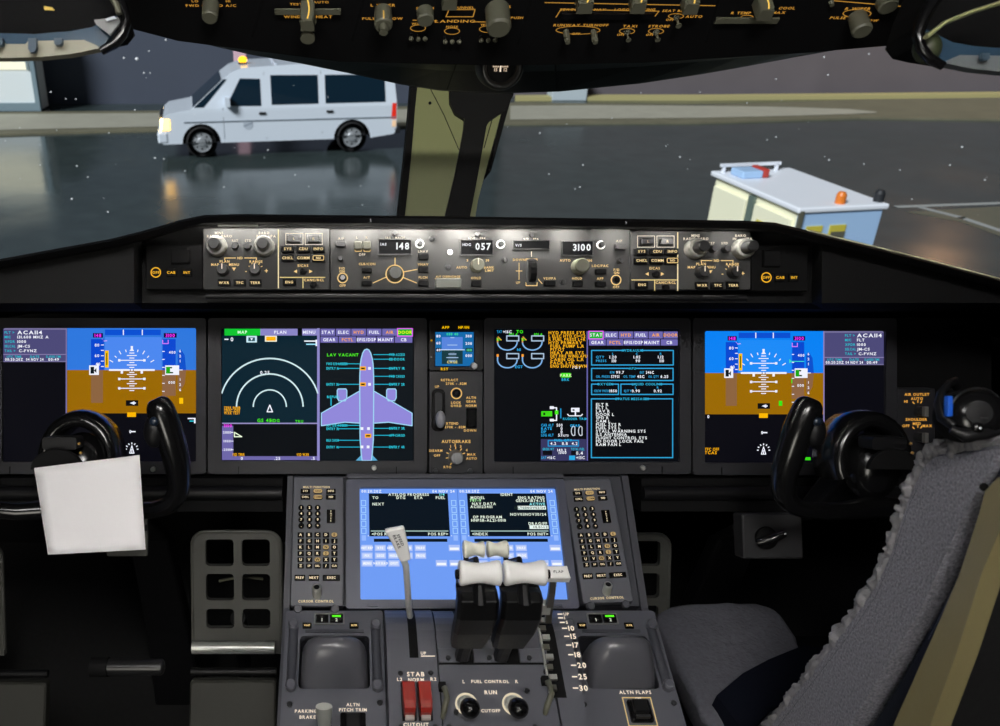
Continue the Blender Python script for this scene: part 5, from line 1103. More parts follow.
# the sheet of paper hanging from the clip
q4 = [(34, 468), (139.4, 455), (145.6, 549.6), (48, 554.6)]
dd = [1.072, 1.06, 1.045, 1.045]; N = 10; b = B(); top_, bot_ = [], []
for j in range(N + 1):
    for i in range(N + 1):
        u, w = i / N, j / N
        x = (q4[0][0] * (1 - u) + q4[1][0] * u) * (1 - w) + (q4[3][0] * (1 - u) + q4[2][0] * u) * w
        y = (q4[0][1] * (1 - u) + q4[1][1] * u) * (1 - w) + (q4[3][1] * (1 - u) + q4[2][1] * u) * w
        d = (dd[0] * (1 - u) + dd[1] * u) * (1 - w) + (dd[3] * (1 - u) + dd[2] * u) * w
        d += .006 * math.sin(w * pi) - .005 * math.sin(u * pi) + .0012 * math.sin(u * 9 + w * 5) - .004 * u * w
        top_.append(P(x, y, d))
n0 = len(top_); b.v = [tuple(p) for p in top_] + [tuple(p + FW * .0005) for p in top_]; mi = b.mi(PAPER)
for j in range(N):
    for i in range(N):
        a = j * (N + 1) + i; b.f.append(((a, a + 1, a + N + 2, a + N + 1), mi, True)); b.f.append(((a + n0, a + n0 + N + 1, a + n0 + N + 2, a + n0 + 1), mi, True))
ed = [i for i in range(N + 1)] + [(j + 1) * (N + 1) - 1 for j in range(1, N + 1)] + [N * (N + 1) + i for i in range(N - 1, -1, -1)] + [j * (N + 1) for j in range(N - 1, 0, -1)]
for k_ in range(len(ed)): a, c_ = ed[k_], ed[(k_ + 1) % len(ed)]; b.f.append(((c_, a, a + n0, c_ + n0), mi, False))
tag(b.put('sheet_of_paper'), 'blank white sheet of paper hanging from the yoke clip', 'paper')
bf = Fr(127, 551, 1.16, 0); t = thing('chart_board', 'small dark grey board edge showing behind the hanging white paper', 'board', bf.M)
b = B(); b.prism(rrect(0, .02, .056, .055, .003), -.004, 0, mat('board_grey', (70, 70, 66), .6), .001); b.put('plate', t)
b = B(); b.box(-.028, .028, .028, .036, 0, .003, MATTE); b.put('edge_strip', t)
# ------------------------------------------------------------------ rudder pedals and footwell
PG = mat('pedal_grey', (80, 80, 76), .5, bump=.08, scale=400)
def pedal(label, px, py=592, first=None, d=1.5):
    f = Fr(px, py, d, -4)
    if first is not None:
        c = copy_tree(first); c['label'] = label; c.matrix_world = f.M; return c
    t = thing('rudder_pedal', label, 'pedal', f.M, 'rudder pedals'); s_ = 1.5 / FPX
    out = [(-44, -62), (44, -62)] + [(44 - 14 + 14 * math.cos(math.radians(a)), 48 + 14 * math.sin(math.radians(a))) for a in range(0, 91, 15)] + [(-44 + 14 + 14 * math.cos(math.radians(a)), 48 + 14 * math.sin(math.radians(a))) for a in range(90, 181, 15)]
    out = [(x * s_, y * s_) for x, y in out]; hs = []
    for cx in (-16.5, 19.5):
        for cy, h in ((41, 27), (6, 27), (-26, 20)): hs.append(list(reversed(rrect(cx * s_, cy * s_, 28 * s_, h * s_, .007))))
    B().holed(out, hs, -.008, .006, PG).put('tread_plate', t, bevel=.0015)
    b = B(); b.tube([(x * s_, y * s_, .004) for x, y in ([(-44, -55)] + [(-44, 40)] + [(-30 + 14 * math.cos(math.radians(a)), 48 + 14 * math.sin(math.radians(a))) for a in range(170, 89, -20)] + [(30 + 14 * math.cos(math.radians(a)), 48 + 14 * math.sin(math.radians(a))) for a in range(90, 9, -20)] + [(44, 40), (44, -55)])], .0035, PG, n=8); b.put('rim', t)
    b = B(); b.cyl((-44 * s_, -54 * s_, .014), (38 * s_, -54 * s_, .014), .0105, SILV, n=16); b.put('heel_bar', t)
    b = B(); b.tube([(0, -.05, -.01), (0, -.09, -.06), (0, -.385, -.19)], .014, BLK, n=10); b.put('pedal_arm', t)
    b = B(); b.tube([(-.04, .0, -.06), (0, .012, -.05), (.04, .004, -.06)], .003, OLIVE, n=6); b.put('cable', t)
    return t
p1 = pedal('grey rudder pedal with six square openings beside the pedestal', 237)
pedal('dim rudder pedal with square openings at the frame edge beyond the paper', -36, 600, p1, 1.66)
pedal('rudder pedal half hidden between the pedestal keypad and the grey seat', 627, 590, p1, 1.62)
t = thing('footwell_bar', 'short shiny black bar across the dark footwell below the paper', 'bar', Fr(136, 667, 1.14, 0).M)
b = B(); b.cyl((-.037, 0, 0), (.034, 0, 0), .0105, mat('bar_black', (30, 30, 31), .3), n=20); b.ball((.034, 0, 0), (.005, .0105, .0105), mat('bar_black', (30, 30, 31), .3), 16, 10); b.put('tube', t)
b = B(); b.cyl((-.037, 0, 0), (-.06, 0, 0), .013, MATTE, n=18); b.put('sleeve', t)
for lab, xa, ya, xb, yb2, d in (('dark olive footwell panel beside the pedestal base', 188, 681, 276, 790, 1.36), ('dark olive footwell panel at the frame corner below the paper', -60, 683, 46, 790, 1.36)):
    f = Fr((xa + xb) / 2, (ya + yb2) / 2, d, 5); t = thing('footwell_cover', lab, 'panel', f.M); a_, c_, d_, e_ = LR(f, xa, ya, xb, yb2)
    b = B(); b.prism(rrect((a_ + c_) / 2, (d_ + e_) / 2, c_ - a_, e_ - d_, .006), -.02, 0, mat('footwell_olive', (48, 48, 43), .6, bump=.1, scale=120), .003); b.put('panel_sheet', t)
    b = B(); b.cyl((a_, e_ + .012, -.01), (c_, e_ + .012, -.01), .006, BLK, n=10); b.put('edge_tube', t)
f = Fr(771, 537, 1.26, 5); t = thing('tiller_switch_panel', 'dark grey panel with a black toggle beneath the yoke by the grey seat', 'panel', f.M)
b = B(); a_, c_, d_, e_ = LR(f, 744, 514, 802, 559); b.prism(rrect((a_ + c_) / 2, (d_ + e_) / 2, c_ - a_, e_ - d_, .004), -.03, 0, mat('switch_panel_grey', (38, 38, 40), .5, bump=.08, scale=600), .002); b.put('face_plate', t)
b = B(); k = f.L(766, 538); b.lathe([(.017, 0), (.016, .004), (.012, .006), (0, .006)], MATTE, (*k, 0), n=24); b.put('dial_seat', t)
b = B(); b.tube([(k[0] - .016, k[1] - .006, .006), (k[0] + .0, k[1], .016), (k[0] + .018, k[1] + .009, .02)], [.006, .0075, .005], GLOSS, n=10); o = b.put('toggle', t)
b = B(); b.tube([(k[0] - .014, k[1] - .005, .013), (k[0] + .018, k[1] + .0095, .0245)], .0012, mat('toggle_line', (190, 190, 186), .4), n=6); b.put('white_line', o)
# ------------------------------------------------------------------ the grey seat
st = thing('pilot_seat', 'pilot seat in grey sheepskin covers with an olive-beige back shell', 'seat', V((0, 0, 0)))
FAB = mat('sheepskin_grey', (124, 124, 132), .95, bump=1.0, scale=380, var=.95, spec=.1)
FABS = mat('sheepskin_edge', (128, 127, 130), .95, bump=1.0, scale=160, var=.25, spec=.1)
NAVY = mat('navy_frame', (20, 25, 34), .45, bump=.1, scale=300, spec=.3)
NAVS = mat('navy_strap', (16, 19, 30), .8, bump=.3, scale=700, spec=.1)
XS = .55
front = [(937, 450), (925, 462), (912, 490), (902, 520), (893, 550), (878, 582), (852, 620), (820, 662), (795, 694), (770, 726), (748, 760), (730, 800)]
rear = [(1010, 440), (986, 478), (967, 512), (945, 560), (923, 608), (895, 655), (869, 696), (848, 730), (829, 765), (816, 800)]
outl = [atX(x, y, XS) for x, y in front] + [atX(x, y, XS) for x, y in rear][::-1]
# rounded slab: the outline at the near face, slightly smaller at its edge
cen = sum(outl, V((0, 0, 0))) / len(outl)
def rg(x, k): return [V((x, cen.y + (p.y - cen.y) * k, cen.z + (p.z - cen.z) * k)) for p in outl]
b = B(); b.rings([rg(XS, .965), rg(XS + .006, .985), rg(XS + .02, 1), rg(XS + .36, 1), rg(XS + .376, .985), rg(XS + .38, .96)], FAB, sm=False); b.poly(rg(XS, .965), FAB); b.poly(rg(XS + .38, .96)[::-1], FAB); b.put('back_cushion', st)
# piping of wool along the front edge
ctex = bpy.data.textures.new('wool_clouds', 'CLOUDS'); ctex.noise_scale = .009; ctex.noise_depth = 3
path = [atX(x + 4, y + 3, XS + .012) for x, y in ((985, 440), (962, 444), (938, 450), (926, 462), (912, 490), (902, 520), (893, 550), (878, 582), (852, 620), (820, 662), (795, 694), (770, 726), (748, 760))]
sm_ = []
for i in range(len(path) - 1):
    for k_ in range(14): sm_.append(path[i].lerp(path[i + 1], k_ / 14))
b = B(); b.tube(sm_, [.0115 + .0015 * math.sin(i * .5) + .001 * math.sin(i * 1.3) for i in range(len(sm_))], FABS, n=20); o = b.put('wool_edge', st, sub=1)
md = o.modifiers.new('fleece', 'DISPLACE'); md.texture = ctex; md.strength = .013; md.mid_level = .5; md.texture_coords = 'GLOBAL'
b = B(); b.tube([p + V((-.011, -.012, -.004)) for p in sm_[48:]], .0011, MATTE, n=6); b.put('cover_seam', st)
# frame between cushion and shell, then the shell
def slabX(pts, xa, xb, m, name, bev):
    b = B(); q_ = [atX(x, y, xa) for x, y in pts]; b.rings([[V((xx, p.y, p.z)) for p in q_] for xx in (xa, xb)], m, sm=False, cap0=True, cap1=True); return b.put(name, st, bevel=bev)
slabX([(1000, 468), (988, 505), (968, 556), (944, 605), (917, 655), (890, 700), (850, 760), (830, 800), (880, 800), (900, 728), (930, 662), (962, 590), (985, 530), (1012, 470)], .552, .93, NAVY, 'back_frame', .006)
slabX([(1025, 470), (997, 478), (985, 491), (979, 514), (959, 575), (929, 645), (893, 726), (858, 800), (900, 800), (930, 726), (956, 655), (983, 570), (1026, 470)], .535, .554, BEIGE, 'back_shell', .006)
slabX([(1030, 470), (1006, 490), (988, 528), (968, 585), (940, 650), (904, 726), (870, 800), (922, 800), (948, 724), (974, 652), (1000, 566), (1035, 470)][:7] + [(914, 800), (943, 725), (968, 654), (995, 570), (1040, 470)], .5545, .94, mat('seat_back_black', (17, 17, 18), .6, bump=.1, scale=200), 'back_panel', .006)
B().tube([atX(x, y, .545) for x, y in ((1002, 480), (984, 520), (962, 575), (930, 640))], .0014, mat('frame_blue', (36, 50, 68), .3), n=8).put('frame_trim', st)
B().ball(atX(984, 487, .54), .0035, MATTE, 12, 8).put('shell_bolt', st)
# seat pan, thigh pad and strap
ZP = .42
pan = [atZ(x, y, ZP) for x, y in ((652, 613), (668, 605.5), (700, 602.6), (755, 601.6), (772, 604), (790, 624), (805, 650), (812, 690), (815, 740), (715, 740), (694, 700), (676, 668), (660, 636))]
b = B(); cz = sum(pan, V((0, 0, 0))) / len(pan); rr = []
for z, k_ in ((-.05, .93), (-.035, .98), (-.012, 1.0), (-.003, .985), (.003, .95), (.006, .85), (.008, .5), (.008, .1)): rr.append([V((cz.x + (p.x - cz.x) * k_, cz.y + (p.y - cz.y) * k_, ZP + z)) for p in pan])
b.rings(rr, mat('thigh_pad_grey', (100, 100, 108), .95, bump=.9, scale=160, var=.2, spec=.1), cap0=True, cap1=True); o = b.put('seat_cushion', st, sub=2)
ct2 = bpy.data.textures.new('wrinkles', 'CLOUDS'); ct2.noise_scale = .02; md = o.modifiers.new('wrinkle', 'DISPLACE'); md.texture = ct2; md.strength = .007; md.texture_coords = 'GLOBAL'
b = B(); x0, x1 = .5, .92; pb_ = [V((XS + .02, .72, .10)), V((.93, .72, .10)), V((.93, 1.12, .10)), V((XS + .02, 1.12, .10))]
b.rings([[V((p.x, p.y, z)) for p in pb_] for z in (.06, .3)], NAVY, sm=False, cap0=True, cap1=True); b.put('seat_base', st, bevel=.02)
b = B(); b.rings([[V((x, y, .3)), V((x, y, .318))] for x, y in ((.55, .7), (.55, 1.16), (.93, 1.16), (.93, .7))], MATTE, sm=False); b.box(.55, .93, .7, 1.18, .3, .318, MATTE); b.put('seat_pan', st)
sp = [(716, 698, 746, 740), (742, 676, 770, 712), (768, 662, 800, 698), (790, 653, 830, 676), (803, 648, 850, 655)]
b = B(); rs = []
for xa, ya, xb, yb2 in sp:
    p_, q_ = atZ(xa, ya, ZP + .02), atZ(xb, yb2, ZP + .02); p_.z += .0; up_ = V((0, 0, .006)); rs.append([p_, p_ + up_, q_ + up_, q_])
rs = [[V((p.x, p.y, .3)) for p in rs[0]]] + rs
rs[0] = [rs[1][0] + V((-.012, .0, -.1)), rs[1][1] + V((-.018, 0, -.1)), rs[1][2] + V((-.018, 0, -.1)), rs[1][3] + V((-.012, 0, -.1))]
b.rings(rs, NAVS, sm=False, cap0=True, cap1=True); b.put('lap_strap', st, bevel=.002)
# ------------------------------------------------------------------ headset on the seat top
hf = Fr(976, 416, .715, 0); t = thing('headset', 'black headset with blue accent resting on top of the grey seat', 'headset', hf.M); s_ = .71 / FPX; hf.M = hf.M @ Matrix.Scale(.78, 4); t.matrix_world = hf.M
b = B(); b.lathe([(.01, -.022), (.024, -.02), (.0275, -.01), (.027, .004), (.021, .012), (.012, .015), (0, .0155)], GLOSS, (0, .001, 0), (-.25, .1, 1), n=32, sharp=False); cup = b.put('ear_cup', t)
b = B(); b.lathe([(.012, .0150), (.0125, .0165), (0, .017)], BLK, (-.004, .003, 0), (-.25, .1, 1), n=24); b.box(-.008, .002, -.002, .0, .016, .0185, KNOBD); b.put('cup_plate', cup)
b = B(); b.tube([(.029 * math.cos(math.radians(a)) * 1.05, .001 + .029 * math.sin(math.radians(a)), .002) for a in range(-10, 190, 12)], .0011, SCREW, n=8); b.put('yoke_ring', t)
b = B(); b.lathe([(.012, -.05), (.025, -.045), (.029, -.034), (.028, -.024), (.02, -.02)], MATTE, (0, 0, 0), (-.25, .1, 1), n=28, sharp=False); b.put('ear_cushion', t)
b = B(); b.tube([(-.024, -.012, .0), (-.03, -.002, -.01), (-.03, .012, -.015), (-.024, .024, -.02), (-.008, .034, -.03), (.012, .036, -.05), (.03, .03, -.07)], [.006, .008, .007, .006, .006, .006, .006], BLK, n=10, flatten=.6); b.put('headband', t)
b = B(); b.box(-.0365, -.031, .0, .022, .002, .009, mat('accent_blue', (22, 84, 190), .4)); b.put('blue_accent', t, bevel=.001)
b = B(); b.ball((-.010, -.0115, .016), (.0062, .0062, .004), GLOSS, 16, 8); b.ball((-.010, -.0115, .0195), (.0015, .0015, .001), SILV, 8, 6); b.put('boom_pivot', t)
b = B(); b.tube([(-.03, -.014, .004), (-.02, -.02, .01), (.0, -.018, .012), (.03, -.012, .004)], [.004, .007, .007, .006], BLK, n=10); b.put('boom', t)
b = B(); b.box(.012, .026, -.0165, -.0145, .008, .012, mat('accent_sky', (70, 140, 190), .4)); b.put('cable_mark', t)
# ------------------------------------------------------------------ head-up display combiners at both upper corners
HG = glassy('combiner_glass', (.55, .78, .95), 1.0, .05)
def hud(label, kx, mirror):
    """built from the shape at the van's corner; mirrored for the other one"""
    d = .8; X = (lambda x: x) if not mirror else (lambda x: 1044 - x)
    Yh = (lambda y: y) if not mirror else (lambda y: y + 15)
    f = Fr(X(60), Yh(20), d, 0); t = thing('head_up_display', label, 'display', f.M)
    W_ = lambda x, y, dz=0: f.L3(X(x), Yh(y), d + dz)
    def pl(pts, dz, th, m, name, bev=0):
        b = B(); a = [W_(x, y, dz) for x, y in pts]; c_ = [p - V((0, 0, th)) for p in a]
        if mirror: a.reverse(); c_.reverse()
        b.rings([c_, a], m, sm=False, cap0=True, cap1=True); return b.put(name, t, bevel=bev)
    pl([(-150, -60), (92, -60), (112, -14), (120, 12), (112, 22), (95, 26), (70, 30), (35, 34), (0, 34), (-150, 28)], .03, .06, MATTE, 'projector_body', .006)
    pl([(-150, 26), (0, 33), (35, 34), (70, 31), (92, 27), (118, 14), (116, 30), (104, 44), (99, 47), (70, 50), (40, 52), (0, 53), (-150, 50)], .0, .006, mat('combiner_blue', (50, 72, 90), .2), 'combiner_glass')
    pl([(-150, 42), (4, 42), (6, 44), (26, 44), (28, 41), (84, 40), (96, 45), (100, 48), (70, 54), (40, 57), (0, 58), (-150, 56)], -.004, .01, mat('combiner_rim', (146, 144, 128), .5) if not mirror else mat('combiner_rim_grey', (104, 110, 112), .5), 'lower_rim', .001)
    for x, w, h in ((32, 8, 10), (58, 8, 3), (-2, 9, 4)): pl([(x - w / 2, 38), (x + w / 2, 38), (x + w / 2, 41 + h * .8), (x + w / 4, 42 + h), (x - w / 4, 42 + h), (x - w / 2, 41 + h * .8)], -.014, .004, mat('clip_blue_grey', (60, 78, 92), .5), 'rim_clip')
    b = B(); b.tube([W_(x, y, -.015) for x, y in ((98, -30), (112, -12), (122, 6), (126, 20), (123, 33), (114, 44), (101, 51))], [.006, .006, .0055, .005, .005, .0048, .004], GLOSS, n=12); arm = b.put('support_arm', t)
    b = B(); a_ = W_(40, -58, .05); b.box(a_.x - .03, a_.x + .03, a_.y, a_.y + .04, a_.z - .06, a_.z, BLK); b.put('ceiling_mount', t)
    if mirror:
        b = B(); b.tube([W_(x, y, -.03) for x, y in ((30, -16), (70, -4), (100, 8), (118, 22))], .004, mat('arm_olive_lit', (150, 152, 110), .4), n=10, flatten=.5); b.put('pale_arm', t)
        b = B(); b.ball(W_(117, 33, .0), (.012, .015, .012), mat('pivot_olive', (60, 66, 44), .5), 14, 10); b.put('pivot', t)
    else:
        pl([(94, 20), (118, 17), (120, 22), (110, 35), (96, 24)], -.016, .003, mat('bracket_grey', (120, 122, 122), .4), 'bracket')
        pl([(105, 19), (114, 16), (116, 18), (107, 21)], -.022, .002, mat('bracket_pale', (190, 196, 204), .3), 'bracket_label')
        pl([(44, 6), (52, 7.4), (54, 9.6), (44, 9)], -.034, .002, em('#ffd870', .8), 'amber_mark')
        b = B(); b.tube([W_(x, y, -.03) for x, y in ((100, -20), (110, -6), (117, 6), (119, 14))], .0028, OLIVE, n=8); b.put('inner_arm', t)
    return t
hud('folded head-up display above the white van, with a pale lower rim', 60, False)
hud('folded head-up display in the corner above the grey seat', 60, True)
# ------------------------------------------------------------------ outside: wet apron, verge, wall, van, cart
ZG = C.z - 4.7
def gp(x, y): return atZ(x, y, ZG)
def asphalt(name, col, rough, wet=True):
    m = bpy.data.materials.new(name); m.use_nodes = True; nt = m.node_tree; bs = nt.nodes['Principled BSDF']
    tc = nt.nodes.new('ShaderNodeTexCoord'); n1 = nt.nodes.new('ShaderNodeTexNoise'); n1.inputs['Scale'].default_value = .22; n1.inputs['Detail'].default_value = 4
    n2 = nt.nodes.new('ShaderNodeTexNoise'); n2.inputs['Scale'].default_value = 2.2; n2.inputs['Detail'].default_value = 4
    for n in (n1, n2): nt.links.new(tc.outputs['Object'], n.inputs['Vector'])
    mx = nt.nodes.new('ShaderNodeMix'); mx.data_type = 'RGBA'; l = lin(col); mx.inputs['A'].default_value = tuple(x * .6 for x in l[:3]) + (1,); mx.inputs['B'].default_value = tuple(x * 1.35 for x in l[:3]) + (1,)
    nt.links.new(n2.outputs['Fac'], mx.inputs['Factor']); nt.links.new(mx.outputs['Result'], bs.inputs['Base Color'])
    mr = nt.nodes.new('ShaderNodeMapRange'); mr.inputs['From Min'].default_value = .35; mr.inputs['From Max'].default_value = .65; mr.inputs['To Min'].default_value = rough[0]; mr.inputs['To Max'].default_value = rough[1]
    nt.links.new(n1.outputs['Fac'], mr.inputs['Value']); nt.links.new(mr.outputs['Result'], bs.inputs['Roughness'])
    bp = nt.nodes.new('ShaderNodeBump'); bp.inputs['Strength'].default_value = .12; bp.inputs['Distance'].default_value = .02; nt.links.new(n2.outputs['Fac'], bp.inputs['Height']); nt.links.new(bp.outputs['Normal'], bs.inputs['Normal'])
    bs.inputs['Specular IOR Level'].default_value = .5
    MATS[name] = m; return m
b = B(); b.box(-60, 90, 2.6, 75, ZG - .3, ZG, asphalt('wet_asphalt', (56, 66, 66), (.1, .28))); tag(b.put('ground_apron'), kind='structure', label='wet dark apron outside')
vg = [(-700, 116), (-100, 115), (0, 113.6), (100, 112.6), (200, 112), (400, 108), (515, 104), (600, 105), (700, 107), (860, 101), (1000, 99), (1500, 95)]
vl = [(-700, 146), (-100, 138), (0, 136), (100, 133), (200, 131), (400, 128), (515, 125.5), (600, 124.5), (700, 124), (860, 119), (1000, 121), (1500, 122)]
b = B(); VM = mat('verge_concrete', (104, 101, 82), .8, bump=.3, scale=2, var=.25); VP = mat('verge_pale', (156, 154, 140), .8, bump=.2, scale=2, var=.15)
b.rings([[gp(*p) + V((0, 0, .05)) for p in vg], [gp(*p) + V((0, 0, .05)) for p in vl], [gp(*p) - V((0, 0, .01)) for p in vl]], VM, closed=False, sm=False); tag(b.put('ground_verge'), kind='structure', label='pale strip beyond the apron')
b = B(); kl = [(515, 98.6), (600, 98), (700, 98), (850, 96.6), (1000, 95), (1500, 92)]; kr = [(x, y + 2.6) for x, y in kl]
b.rings([[gp(*p) + V((0, 0, h)) for p in q_] for q_, h in ((kl, .0), (kl, .12), (kr, .12), (kr, .0))], mat('kerb_yellow', (170, 162, 112), .7, bump=.1, scale=5), closed=False, sm=False); tag(b.put('ground_kerb'), kind='structure', label='yellowish kerb line')
b = B()
for pts in ([(898, 207), (1010, 203), (1200, 196)], [(922, 208), (962, 218), (1010, 234), (1100, 262)]): b.line([(gp(*p).x, gp(*p).y) for p in pts], .16, ZG + .006, mat('paint_white', (150, 155, 155), .6, bump=.2, scale=6))
tag(b.put('ground_marking'), kind='structure', label='painted apron lines')
b = B(); fp_ = [gp(x, y) for x, y in ((905, 212), (960, 222), (1010, 240), (1100, 275), (1300, 300), (1400, 230), (1200, 200), (1010, 206))]; b.poly([p + V((0, 0, .004)) for p in fp_], mat('apron_worn', (80, 88, 78), .5, bump=.2, scale=2)); tag(b.put('ground_patch'), kind='structure', label='lighter worn apron patch')
for pa_, pb2 in (([(-700, 118), (-100, 117), (0, 116), (200, 114.6), (410, 111)], [(-700, 142), (-100, 134), (0, 132), (200, 127.6), (410, 124.4)]), ([(510, 107.6), (600, 107), (700, 107.6), (780, 108.6), (850, 111), (876, 113.6)], [(510, 121.6), (600, 120.6), (700, 119.8), (780, 118), (850, 116), (876, 114.6)])):
    b = B(); b.rings([[gp(*p) + V((0, 0, .06)) for p in pa_], [gp(*p) + V((0, 0, .06)) for p in pb2]], VP, closed=False, sm=False); tag(b.put('ground_strip'), kind='structure', label='pale worn strip on the verge')
# far wall
WB = mat('barrier_wall', (66, 73, 88), .8, bump=.2, scale=.8, var=.12)
w0, w1, w2_ = gp(-700, 107), gp(430, 103), gp(1500, 86)
b = B(); b.rings([[p, p + V((0, 0, 9)), p + V((0, 1, 9)), p + V((0, 1, 0))] for p in (w0, w1, gp(500, 98))], WB, sm=False, cap0=True, cap1=True); tag(b.put('wall_boundary'), kind='structure', label='dark blue-grey wall beyond the apron')
b = B(); b.rings([[p, p + V((0, 0, 9)), p + V((0, 1, 9)), p + V((0, 1, 0))] for p in (gp(500, 97), gp(1000, 91), w2_)], mat('glow_tint_wall', (98, 92, 96), .8, bump=.2, scale=.8, var=.15), sm=False, cap0=True, cap1=True); tag(b.put('wall_glow_tint'), kind='structure', label='grey wall beyond the kerb tinted with a brownish glow')  # far wall continued; haze and orange glow are put into its brownish colour
# white cabin
c0, c1 = gp(-160, 113.4), gp(40, 112.4)
cb = thing('site_cabin', 'white site cabin with a bright window behind the verge', 'cabin', c0 + V((0, 0, .05)))
e = (c1 - c0); ex = e.normalized(); ey = V((-ex.y, ex.x, 0)); Lc = e.length; Hc = 2.9
def cbx(bb, x0, x1, y0, y1, z0, z1, m): n = len(bb.v); bb.box(x0, x1, y0, y1, z0, z1, m); bb.v[n:] = [tuple(ex * v[0] + ey * v[1] + V((0, 0, v[2]))) for v in bb.v[n:]]
b = B(); cbx(b, 0, Lc, 0, 1.0, .0, Hc, mat('cabin_white', (222, 230, 232), .6, bump=.05, scale=3)); b.put('cabin_walls', cb)
b = B(); cbx(b, .5, Lc - .14, -.03, 0, 1.25, 2.6, em('#fdfbe0', 1.15)); b.put('lit_window', cb)
b = B(); cbx(b, -.05, Lc + .05, -.05, 1.05, Hc, Hc + .15, mat('cabin_roof', (120, 140, 150), .5)); cbx(b, Lc - .08, Lc + .06, -.08, .1, 0, Hc, MATS['cabin_roof']); cbx(b, 0, Lc, -.06, 0, 0, .25, MATS['cabin_roof']); b.put('roof', cb)
b = B(); cbx(b, Lc - .2, Lc - .14, -.06, 0, 1.25, 2.6, MATS['cabin_roof']); cbx(b, Lc - .6, Lc - .2, -.05, 0, 1.5, 1.56, MATS['cabin_roof']); b.put('window_bars', cb)
p = gp(569, 101); ub = thing('utility_box', 'small pale box standing on the kerb beyond the window post', 'box', p)
b = B(); b.box(-.6, .6, 0, .8, 0, .75, mat('utility_pale', (178, 190, 196), .6)); b.put('body', ub, bevel=.03); b = B(); b.box(-.64, .64, -.04, .84, .75, .82, MATS['utility_pale']); b.put('lid', ub)
p = gp(243, 111); sg_ = thing('marker_post', 'pale pink marker post behind the van roof', 'post', p); b = B(); b.box(-.2, .2, -.1, .1, 0, 3.2, mat('marker_pink', (214, 176, 190), .6)); b.put('post_body', sg_, bevel=.02); b = B(); b.box(-.26, .26, -.14, .14, 3.2, 3.3, mat('marker_cap', (150, 130, 140), .6)); b.put('cap', sg_)
# ---- van
pf, pr = gp(203, 158), gp(352, 152.6)
wb = (pr - pf).length; k_ = wb / 3.77
ex = (pr - pf).normalized(); ey = V((-ex.y, ex.x, 0))
van = thing('passenger_van', 'white passenger van with lit headlights and an amber roof beacon', 'van', Matrix(((ex.x * k_, ey.x * k_, 0, pf.x), (ex.y * k_, ey.y * k_, 0, pf.y), (0, 0, k_, pf.z), (0, 0, 0, 1))))
# local x runs from the front wheel to the back, y away from the camera, z up
VW = mat('van_paint', (222, 231, 242), .25, spec=.5, coat=.5, bump=.0); VG = mat('van_glass', (18, 38, 52), .1, spec=.12); VT = mat('tyre', (24, 24, 26), .8, bump=.2, scale=20); VB = mat('van_black', (30, 32, 36), .6)
HWD = 1.0
def hy(z): return 0.0 if z < 1.15 else (z - 1.15) * .17
def arch(cx, r=.47): return [(cx + r * math.cos(math.radians(a)), .36 + r * math.sin(math.radians(a))) for a in range(180, -1, -15)]
lowr = [(-1.08, .46)] + arch(0) + arch(3.77) + [(4.88, .48), (4.93, 1.15), (-1.0, 1.02), (-1.08, .8)]
lowr = [(-.94, .36)] + [(-.47, .36)] + arch(0)[1:-1] + [(.47, .36), (3.30, .36)] + arch(3.77)[1:-1] + [(4.24, .36), (4.86, .44), (4.92, .6), (4.92, 1.15), (-.2, 1.18), (-.78, 1.08), (-.9, .98), (-.96, .62)]
uppr = [(-.2, 1.18), (4.92, 1.15), (4.86, 1.75), (4.74, 2.04), (4.5, 2.12), (2.5, 2.16), (1.1, 2.1), (.82, 2.0), (.62, 1.86)]
b = B()
def both(pts, m):
    for sg in (0, 1):
        a = [(x, (hy(z) if sg == 0 else 2 * HWD - hy(z)), z) for x, z in pts]
        b.poly(a if sg == 0 else a[::-1], m)
both(lowr, VW); both(uppr, VW)
sk = [(-.94, .36), (-.96, .62), (-.9, .98), (-.78, 1.08), (-.2, 1.18), (.62, 1.86), (.82, 2.0), (1.1, 2.1), (2.5, 2.16), (4.5, 2.12), (4.74, 2.04), (4.86, 1.75), (4.92, 1.15), (4.92, .6), (4.86, .44)]
b.rings([[(x, hy(z), z), (x, 2 - hy(z), z)] for x, z in sk], VW, closed=False, sm=False)
b.poly([(-.94, 0, .36), (4.86, 0, .44), (4.86, 2, .44), (-.94, 2, .36)], VB); b.put('body', van)
def side(pts, m, name, off=.012, both_=False):
    b = B(); a = [(x, hy(z) - off, z) for x, z in pts]; c_ = [(x, hy(z) + .01, z) for x, z in pts]; b.rings([c_, a], m, sm=False, cap1=True); return b.put(name, van)
side([(.66, 1.24), (1.5, 1.22), (1.5, 1.84), (1.02, 1.86)], VG, 'side_window')
side([(1.76, 1.24), (2.92, 1.24), (2.92, 1.9), (1.76, 1.92)], VG, 'side_window'); side([(3.1, 1.24), (4.62, 1.24), (4.6, 1.78), (4.5, 1.88), (3.1, 1.9)], VG, 'side_window')
b = B(); wsx = lambda z: -.2 + (z - 1.18) / .68 * .82 - .015; b.poly([(wsx(1.22), .06, 1.23), (wsx(1.22), 1.94, 1.23), (wsx(1.83), 1.84, 1.84), (wsx(1.83), .16, 1.84)], VG); pa_ = [(-.13, 1.22), (.1, 1.22), (.7, 1.85), (.62, 1.85)]; b.poly([(x, hy(z) - .01, z) for x, z in pa_], VG); b.put('windshield', van)
for x0, z0, z1 in ((.56, .45, 1.2), (1.6, .4, 2.0), (3.0, .5, 2.0)): side([(x0, z0), (x0 + .012, z0), (x0 + .012, z1), (x0, z1)], mat('door_gap', (120, 130, 140), .6), 'door_line', .006)
for x in (1.44, 3.12): side([(x, 1.02), (x + .16, 1.02), (x + .16, 1.07), (x, 1.07)], VB, 'door_handle', .03)
